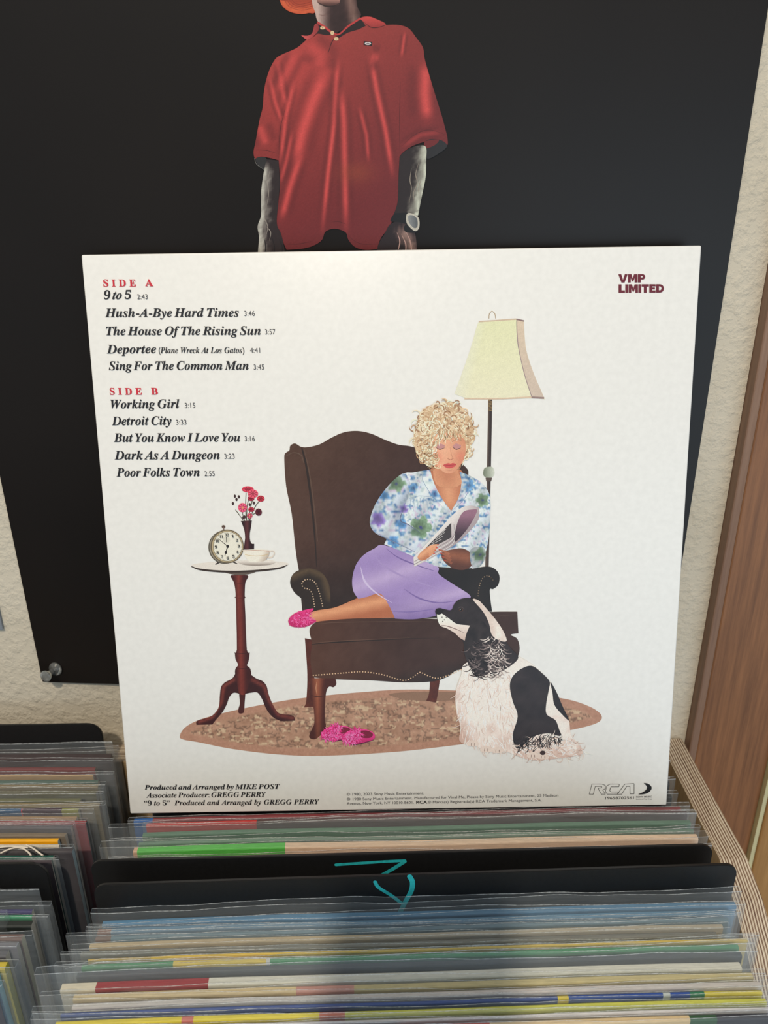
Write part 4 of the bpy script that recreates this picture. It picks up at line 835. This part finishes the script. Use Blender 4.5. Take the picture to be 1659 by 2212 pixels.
for s, x0_, x1_, y_, t_, x2_, x3_, y2_ in songs:
    text(bi(s), c5(x0_, y_), c5(x1_, y_-3), 18.0, BLK, .004, shear=.16 if s[0] == '9' else 0, capfrac=.66); text(t_, c5(x2_, y2_), c5(x3_, y2_-1), 11.3, (52, 52, 58), -.006)
text(bi('(Plane Wreck At Los Gatos)'), c5(598, 770), c5(1237, 768), 12.2, BLK, .002, capfrac=.66)
text(bi('Produced and Arranged by MIKE POST'), (312, 1706), (605, 1704), 10, BLK, .004, capfrac=.66)
text(bi('Associate Producer: GREGG PERRY'), (316, 1723), (575, 1721), 10, BLK, .004, capfrac=.66)
text('\u201c'+bi('9 to 5')+'\u201d  '+bi('Produced and Arranged by GREGG PERRY'), (312, 1740), (690, 1737), 10, BLK, .004, capfrac=.66)
SM = (60, 62, 70)
text('\u00a9 1980, 2023 Sony Music Entertainment.', (749, 1718.5), (916, 1716), 5.6, SM)
text('\u2117 1980 Sony Music Entertainment. Manufactured for Vinyl Me, Please by Sony Music Entertainment, 25 Madison', (749, 1729), (1206, 1720.5), 5.6, SM)
text('Avenue, New York, NY 10010-8601.', (749, 1738.5), (894, 1736), 5.6, SM); text('RCA', (899, 1736), (923, 1735.6), 6, (20, 20, 26), .02)
text('\u00ae Marca(s) Registrada(s) RCA Trademark Management, S.A.', (924, 1735.5), (1170, 1731), 5.6, SM)
text('19658702561', (1307.5, 1727), (1369, 1726), 6.0, (30, 32, 40), .0)
text('SONY MUSIC', (1374, 1723), (1408, 1722.4), 3.2, (40, 42, 50), .01); text('Commercial Music Group', (1374, 1727.5), (1408, 1727), 2.6, SM)
def c3(x, y): return (360+x/3.5675, 1020+y/3.5675)
for hh in range(1, 13):
    a = math.radians(hh*30-2); cx, cy = 470+88*math.sin(a), 572-90*math.cos(a)+9; w_ = 9 if hh < 10 else 14
    text(sb(str(hh)) if False else ''.join(chr(0x1D7CE+int(q)) for q in str(hh)), c3(cx-w_, cy), c3(cx+w_, cy), 5.6, (30, 28, 30), .01, capfrac=.66).location.y = -LZ*ZTOP-.00003

# --- the poster
PX0, PX1, PZB, PZT = float(onY(90, 1470, WY-.002)[0]), float(onY(1470, 1243, WY-.002)[0]), float(onY(90, 1470, WY)[2]), .62
def bow(x, z):
    u = (x-PX0)/(PX1-PX0); e = np.exp(-np.maximum(z-PZB, 0)/.035); return .0012+.0052*np.sin(np.pi*np.clip(u, 0, 1))**.6*e
poster = empty('poster', ((PX0+PX1)/2, WY, PZB)); tag(poster, 'large black poster of a person in a red polo shirt pinned to the plaster wall', 'poster')
bm = bmesh.new(); nx, nz = 40, 60
zs = [PZB+(PZT-PZB)*(k/nz)**1.6 for k in range(nz+1)]; SH = []
for off in (0, .00025):
    G = []
    for z in zs: G.append([bm.verts.new((x-poster.location.x, -float(bow(x, z))+off, z-PZB-.0035*(x-PX0)/(PX1-PX0)*math.exp(-(z-PZB)/.03))) for x in np.linspace(PX0, PX1, nx+1)])
    SH.append(G)
for s_, G in enumerate(SH):
    for p_, q_ in zip(G, G[1:]):
        for i in range(nx): bm.faces.new((p_[i], p_[i+1], q_[i+1], q_[i]) if s_ == 0 else (p_[i], q_[i], q_[i+1], p_[i+1]))
F_, K_ = SH
rimf = F_[0]+[r[-1] for r in F_[1:]]+F_[-1][-2::-1]+[r[0] for r in F_[-2:0:-1]]; rimb = K_[0]+[r[-1] for r in K_[1:]]+K_[-1][-2::-1]+[r[0] for r in K_[-2:0:-1]]
for i in range(len(rimf)): j = (i+1) % len(rimf); bm.faces.new((rimf[j], rimf[i], rimb[i], rimb[j]))
from_bm('paper_sheet', bm, M_POSTER, poster)
def mapP(p, z):
    p = np.atleast_2d(p); out = []
    d = CF+CR*((p[:, :1]-W/2)/FPX)+CU*((H/2-p[:, 1:])/FPX); y = np.full(len(p), WY-.0014)
    for _ in range(3):
        t_ = (y-CAM[1])/d[:, 1]; P = CAM+d*t_[:, None]; y = WY-bow(P[:, 0], P[:, 2])-.00025-5e-6*z
    t_ = (y-CAM[1])/d[:, 1]; P = CAM+d*t_[:, None]
    return P-np.array(poster.location)
pa = Art(mapP, 1.08, 500, 0, 3.19)
pa.shape([(325, -120), (330, -20), (350, 40), (400, 80), (470, 97), (530, 90), (580, 72), (570, -120)], lambda x, y: mix(C(226, 104, 58), C(170, 62, 36), (dist_poly(x, y, [(345, 0), (400, 60), (500, 85), (570, 60)])[0])/50+fbm(x, y, 30, 2)*.3), 7, corners=(0, 7))
# head with a cap, above what the photograph shows
pa.shape([(560, -60), (575, -200), (640, -300), (760, -310), (850, -240), (870, -120), (850, -20), (790, 60), (700, 60), (620, 20)], lambda x, y: mix(C(150, 108, 92), C(52, 30, 28), (x-560)/260), 12)
pa.shape([(560, -210), (570, -330), (640, -410), (760, -420), (860, -350), (885, -230), (800, -270), (680, -280)], lambda x, y: mix(C(214, 96, 52), C(150, 54, 34), (x-560)/300), 12)
pa.shape([(325, -110), (400, -200), (560, -230), (600, -200), (590, -100), (578, 0), (330, 0)], lambda x, y: mix(C(206, 90, 50), C(160, 58, 34), (y+230)/260), 12)
for P in ([(600, -140), (640, -150), (670, -140)], [(730, -145), (770, -155), (805, -140)], [(690, -120), (700, -60), (725, -50)], [(660, -10), (710, -4), (760, -12)]): pa.stroke(P, [3, 8, 3], (40, 22, 22))
for k in range(4): pa.stroke([(360+k*16, -10), (400+k*14, 46-k*8), (480, 70-k*14), (560, 56-k*16)], 2.5, (150, 52, 32))
pa.shape([(540, -120), (556, 20), (575, 80), (600, 155), (690, 228), (745, 215), (888, 118), (866, 40), (850, -120)], lambda x, y: mix(mix(C(196, 168, 158), C(44, 22, 22), np.clip((x-600)/90, 0, 1)), C(150, 116, 104), np.exp(-((x-830+(y-60)*-.2)/34)**2)*.75)+(fbm(x, y, 24, 3)-.5)[:, None]*18, 7, corners=(0, 8))
pa.shape([(585, -120), (590, 10), (640, 38), (700, 40), (745, 20), (760, -120)], lambda x, y: mix(C(168, 120, 108), C(60, 32, 30), (y-0)/36), 7, corners=(0, 5))
pa.stroke([(590, 12), (640, 40), (700, 42), (748, 20)], [2, 7, 7, 2], (34, 16, 16)); pa.stroke([(600, 100), (630, 106), (660, 100)], [1, 4, 1], (120, 84, 78))
polo = [(590, 150), (625, 185), (690, 230), (730, 240), (800, 175), (890, 122), (950, 115), (1040, 150), (1060, 172), (1150, 172), (1220, 195), (1270, 255), (1320, 330), (1335, 420), (1400, 640), (1450, 800), (1487, 940), (1487, 1000), (1430, 962), (1340, 975), (1250, 1005), (1182, 1050), (1158, 1080), (1150, 1250), (1155, 1380), (1125, 1470), (1090, 1560), (1030, 1640), (1005, 1716), (920, 1722), (850, 1702), (805, 1650), (790, 1605), (740, 1580), (690, 1578), (645, 1600), (622, 1655), (560, 1695), (480, 1715), (380, 1722), (345, 1640), (312, 1540), (322, 1400), (335, 1270), (325, 1105), (270, 1090), (200, 1080), (165, 1095), (152, 1050), (165, 980), (195, 820), (215, 740), (225, 620), (255, 500), (300, 410), (350, 375), (450, 330), (520, 272), (585, 236)]
RIDG = [([(738, 400), (718, 600), (708, 850), (665, 1200), (625, 1600)], 15, 1.0), ([(758, 620), (775, 850), (782, 1200), (790, 1600)], 20, .9), ([(660, 470), (560, 700), (490, 900), (440, 1130)], 38, .95), ([(430, 560), (375, 800), (338, 1130)], 13, .9), ([(318, 420), (345, 580), (372, 720)], 13, .8), ([(960, 385), (1000, 620), (1062, 900), (1112, 1215)], 17, .95), ([(880, 730), (930, 930), (945, 1110)], 12, .7), ([(1340, 430), (1332, 640), (1350, 830)], 42, .95), ([(1195, 220), (1172, 390)], 9, .8), ([(262, 520), (300, 700), (352, 850)], 11, .75), ([(480, 1060), (400, 1300), (345, 1510)], 22, .9), ([(450, 360), (380, 500), (310, 640)], 24, .5), ([(520, 300), (620, 380), (600, 470)], 40, .5), ([(190, 860), (240, 1000)], 30, .7), ([(960, 390), (1020, 400)], 30, .5), ([(1180, 1010), (1300, 930), (1440, 910)], 16, .35), ([(420, 900), (380, 1100), (338, 1260)], 12, .7)]
def shirt(x, y):
    b = mix(C(158, 56, 50), C(112, 36, 38), (y-200)/1500+(x-500)/2200); b = mix(b, C(190, 66, 62), np.exp(-((x-430)/260)**2-((y-520)/420)**2)*.7)
    for P, w_, k in RIDG:
        d, t_ = dist_poly(x, y, P); f = np.exp(-(d/w_)**2)*k*np.clip(np.minimum(t_, 1-t_)*5+.15, 0, 1); b = mix(b, C(212, 78, 74), f)
        b = mix(b, C(92, 28, 30), np.exp(-((d-w_*2.1)/w_)**2)*.35*np.clip(np.minimum(t_, 1-t_)*5, 0, 1))
    b = mix(b, C(150, 70, 44), np.exp(-((x-860)/120)**2-((y-1190)/70)**2)*.5)
    return b*(.95+.1*fbm(x, y, 5, 7))[:, None]
pa.shape(polo, shirt, 2.5, corners=(8, 16, 22, 28, 39, 44))
for P in ([(158, 1032), (240, 1036), (322, 1060)], [(1175, 1005), (1260, 930), (1360, 895), (1478, 928)], [(1165, 560), (1158, 800), (1160, 1060)], [(560, 1660), (470, 1680), (380, 1684)], [(800, 1620), (860, 1668), (930, 1684), (1010, 1680)], [(325, 1105), (335, 900), (372, 740)], [(690, 1530), (740, 1528), (790, 1545)]): pa.stroke(P, [1, 4, 1], (84, 26, 28))
pa.shape([(724, 248), (750, 215), (820, 172), (895, 132), (925, 178), (870, 204), (800, 226), (740, 262)], (28, 12, 14), 8, corners=(0, 3, 4, 7))
pa.shape([(595, 168), (640, 196), (690, 232), (655, 242), (600, 232), (572, 236), (585, 200)], (34, 14, 16), 8)
pa.stroke([(592, 152), (640, 184), (690, 222), (740, 236), (800, 186), (890, 124)], [12, 15, 14, 10, 10, 12], (188, 56, 56)); pa.stroke([(725, 246), (692, 290), (668, 360)], [4, 6, 3], (70, 20, 24))
pa.shape([(480, 243), (522, 246), (556, 228), (572, 172), (590, 165), (604, 196), (580, 236), (536, 270), (512, 270)], lambda x, y: mix(C(206, 84, 82), C(140, 44, 46), (x-500)/100), 5, corners=(0,))
pa.shape([(888, 126), (950, 115), (1000, 132), (1052, 156), (1060, 172), (1010, 186), (960, 184), (925, 160)], lambda x, y: mix(C(206, 70, 66), C(150, 46, 46), (y-115)/80), 5)
pa.stroke([(925, 162), (962, 188), (1012, 188), (1058, 174)], [2, 5, 2], (70, 22, 24))
for a in ((628, 192, 17, 11), (695, 227, 13, 15), (722, 268, 16, 12)): pa.disc(a[0], a[1], a[2], a[3], (222, 192, 150), 14); pa.disc(a[0], a[1], 4, 3, (90, 50, 40), 8)
pa.shape([(912, 284), (970, 288), (968, 316), (910, 310)], (22, 16, 20), 8, 0); pa.disc(940, 300, 22, 10, (214, 206, 206), 20); pa.disc(940, 300, 12, 4.5, (130, 120, 124), 14)
# arms
pa.shape([(165, 1097), (200, 1082), (242, 1094), (232, 1165), (190, 1148)], (44, 42, 42), 8); pa.stroke([(158, 1090), (172, 1130), (222, 1168)], 3, (120, 116, 110))
pa.shape([(1335, 976), (1430, 962), (1486, 1002), (1440, 1050), (1345, 1092)], (38, 36, 38), 8); pa.shape([(1335, 975), (1428, 962), (1400, 1000), (1338, 1020)], (110, 34, 36), 8)
def armc(lit, dark, ref, w): return lambda x, y: mix(C(*lit), C(*dark), dist_poly(x, y, ref)[0]/w+(fbm(x*2, y*.6, 22, 6)-.5)*.9)
pa.shape([(1158, 1082), (1182, 1052), (1250, 1012), (1336, 1008), (1342, 1100), (1338, 1220), (1310, 1360), (1286, 1485), (1200, 1475), (1118, 1478), (1145, 1390), (1150, 1250)], armc((206, 208, 190), (40, 30, 30), [(1338, 1030), (1336, 1200), (1300, 1380), (1278, 1480)], 78), 5, corners=(0, 7, 9))
for P in ([(1290, 1120), (1270, 1200), (1280, 1260), (1255, 1330), (1262, 1400)], [(1240, 1160), (1230, 1240), (1240, 1300), (1225, 1400)], [(1310, 1230), (1290, 1290), (1292, 1360)]): pa.stroke(P, [1, 6, 4, 1], (150, 138, 124))
pa.shape([(1100, 1540), (1190, 1530), (1262, 1600), (1280, 1760), (1004, 1760), (1010, 1690), (1050, 1620)], armc((150, 120, 110), (38, 26, 28), [(1180, 1600), (1240, 1680), (1260, 1760)], 60), 5, corners=(3, 4))
for P in ([(1140, 1600), (1160, 1660), (1150, 1720)], [(1200, 1590), (1230, 1660), (1245, 1740)], [(1170, 1610), (1200, 1680), (1200, 1740)]): pa.stroke(P, [1, 9, 5], (188, 150, 140))
pa.shape([(1122, 1470), (1212, 1464), (1218, 1540), (1150, 1530), (1096, 1522)], (18, 16, 18), 8, corners=(0, 1)); pa.shape([(1190, 1560), (1225, 1545), (1275, 1590), (1262, 1604), (1200, 1598)], (20, 18, 20), 8)
pa.shape([(1204, 1486), (1222, 1468), (1262, 1478), (1292, 1506), (1294, 1566), (1272, 1592), (1244, 1580), (1208, 1538)], (196, 190, 176), 6); pa.shape([(1218, 1492), (1232, 1482), (1258, 1488), (1280, 1512), (1282, 1558), (1266, 1572), (1246, 1562), (1222, 1530)], lambda x, y: mix(C(150, 152, 152), C(84, 88, 92), (x-1210)/80), 6)
pa.shape([(242, 1098), (325, 1106), (332, 1270), (322, 1400), (312, 1540), (345, 1620), (375, 1770), (178, 1770), (190, 1640), (180, 1560), (204, 1480), (204, 1330), (222, 1190)], armc((196, 192, 180), (44, 32, 32), [(225, 1180), (212, 1330), (210, 1480), (190, 1570), (196, 1760)], 66), 5, corners=(0, 1, 6, 7))
for P in ([(262, 1180), (250, 1260), (256, 1340), (240, 1430)], [(236, 1440), (226, 1500), (250, 1560), (236, 1640)], [(240, 1560), (270, 1600), (262, 1660)]): pa.stroke(P, [1, 6, 4, 1], (150, 140, 130))
for P in ([(228, 1650), (236, 1700), (230, 1760)], [(280, 1640), (296, 1700), (292, 1760)], [(330, 1650), (350, 1700), (350, 1760)]): pa.stroke(P, [3, 8, 6], (26, 18, 20))
pa.build('printed_figure', poster)

# scuffs at the poster's left edge are left to the paper; a grey card just enters the frame at left
gc = from_bm('small_card', box_bm(-.29, float(onY(4, 1340, WY-.001)[0]), WY-.0022, WY-.0004, float(onY(3, 1357, WY)[2]), float(onY(3, 1300, WY)[2]), .0003), simple('grey_card', (128, 134, 142), .6, .03).m)
tag(gc, 'small grey card on the wall, just entering at the left border', 'card')

# --- push pin
pp = onY(97, 1458, WY-.012); base = onY(112, 1434, WY-.004)
P0 = Vector((float(onY(118, 1436, WY-.003)[0]), WY-.0016, float(onY(118, 1446, WY-.003)[2]))); P1 = Vector(onY(97, 1462, WY-.013).tolist())
ax = (P1-P0).normalized(); q = ax.to_track_quat('Z', 'Y'); L_ = (P1-P0).length
pin = empty('push_pin', P0); pin.rotation_mode = 'QUATERNION'; pin.rotation_quaternion = q; tag(pin, 'clear push pin holding the lower left corner of the poster', 'push pin')
k_ = L_
from_bm('pin_head', lathe_bm([(.0005, 0), (.0042, .0002), (.0046, .0010), (.0042, .0018), (.0022, .0026), (.0019, .0040), (.0018, k_-.0045), (.0022, k_-.0030), (.0034, k_-.0018), (.0037, k_-.0008), (.0034, k_-.0001), (.0004, k_)], 40), M_ACRYL, pin, True)
from_bm('needle', lathe_bm([(.0002, -.006), (.0005, -.004), (.0005, .003), (.0002, .0032)], 12), M_STEEL, pin, True)

# --- the photographer's phone and hand: just behind the lens, they throw the shadow across the front records
def cf(r, u, k): return Vector((CAM+CR*r+CU*u-CF*k).tolist())
phone = empty('smartphone', cf(-.024, -.065, .005)); phone.matrix_world = Matrix([[CR[i], -CF[i], CU[i], phone.location[i]] for i in range(3)]+[[0, 0, 0, 1]])
tag(phone, 'dark smartphone held above the records, seen in the photo by its shadow', 'phone')
def rrect(w, h, r, n=8):
    P = []
    for cx, cy, a0 in ((w-r, h-r, 0), (-w+r, h-r, 90), (-w+r, -h+r, 180), (w-r, -h+r, 270)):
        for k in range(n+1): t_ = math.radians(a0+90*k/n); P.append((cx+r*math.cos(t_), cy+r*math.sin(t_)))
    return P
M_PH = simple('graphite_metal', (46, 46, 50), .35, .03, metal=.6).m; M_GL = simple('dark_glass', (12, 12, 14), .08, .02).m
from_bm('phone_body', prism_bm(rrect(.0388, .0795, .011), 'y', -.0008, .0068, .0006), M_PH, phone)
from_bm('screen', prism_bm(rrect(.0366, .0773, .0095), 'y', .0069, .0072), M_GL, phone)
pl = prism_bm([(x+.019, z+.059) for x, z in rrect(.0175, .0175, .006)], 'y', -.0022, -.0009, .0003); from_bm('camera_plate', pl, M_PH, phone)
for lx, lz in ((.012, .050), (.029, .0585), (.012, .067)):
    from_bm('lens', lathe_bm([(.001, -.0002), (.0062, 0), (.0066, .0012), (.0055, .0016), (.001, .0015)], 24, M=Matrix.Translation((lx, -.0023, lz)) @ Matrix.Rotation(math.pi/2, 4, 'X') @ Matrix.Translation((0, 0, -.0004))), M_GL, phone, True)
def skinned(name, chains, mat, parent=None, sub=2):
    V = []; E = []; R = []; idx = {}
    for ch in chains:
        prev = None
        for (p, r) in ch:
            key = tuple(round(q_, 5) for q_ in p)
            if key not in idx: idx[key] = len(V); V.append(cf(*p)); R.append(r)
            if prev is not None: E.append((prev, idx[key]))
            prev = idx[key]
    me = bpy.data.meshes.new(name); me.from_pydata([tuple(v) for v in V], E, []); o = link(name, me); m = o.modifiers.new('s', 'SKIN'); m.use_smooth_shade = True
    for i, sv in enumerate(me.skin_vertices[0].data): sv.radius = (R[i], R[i]); sv.use_root = (i == 0)
    o.modifiers.new('d', 'SUBSURF').levels = sub; dg = bpy.context.evaluated_depsgraph_get(); m2 = bpy.data.meshes.new_from_object(o.evaluated_get(dg)); bpy.data.objects.remove(o)
    m2.name = name; m2.materials.clear(); m2.materials.append(mat)
    for p in m2.polygons: p.use_smooth = True
    return link(name, m2, parent)
M_SKIN = simple('skin', (206, 158, 130), .5, .03, 90).m; M_KNIT = simple('navy_knit', (38, 44, 62), .8, .15, 300).m
wr = ((.058, -.205, .062), .021); pc = ((.040, -.158, .040), .026); root = [((.11, -.29, .15), .028), wr, pc]
ch = [root]
for k in range(4):
    u = -.096-.0195*k; ln = (.0, .006, .002, -.010)[k]
    ch.append([pc, ((.029, u-.012, .020), .0120), ((.0250, u-.004, -.0060), .0088), ((-.006, u, -.0150), .0082), ((-.038-ln, u+.003, -.0135), .0074), ((-.060-ln*.6, u+.004, -.0100), .0066)])
ch.append([pc, ((.046, -.128, .046), .0135), ((.034, -.098, .030), .0105), ((.014, -.078, .0215), .0090), ((-.006, -.066, .0190), .0078)])
hand = skinned('person', ch, M_SKIN); tag(hand, "photographer's hand and forearm holding the phone behind the lens", 'person')
cuffs = skinned('sleeve_cuff', [[((.098, -.270, .130), .034), ((.13, -.32, .185), .040), ((.20, -.42, .30), .048), ((.26, -.50, .42), .055)]], M_KNIT)
cuffs.parent = hand
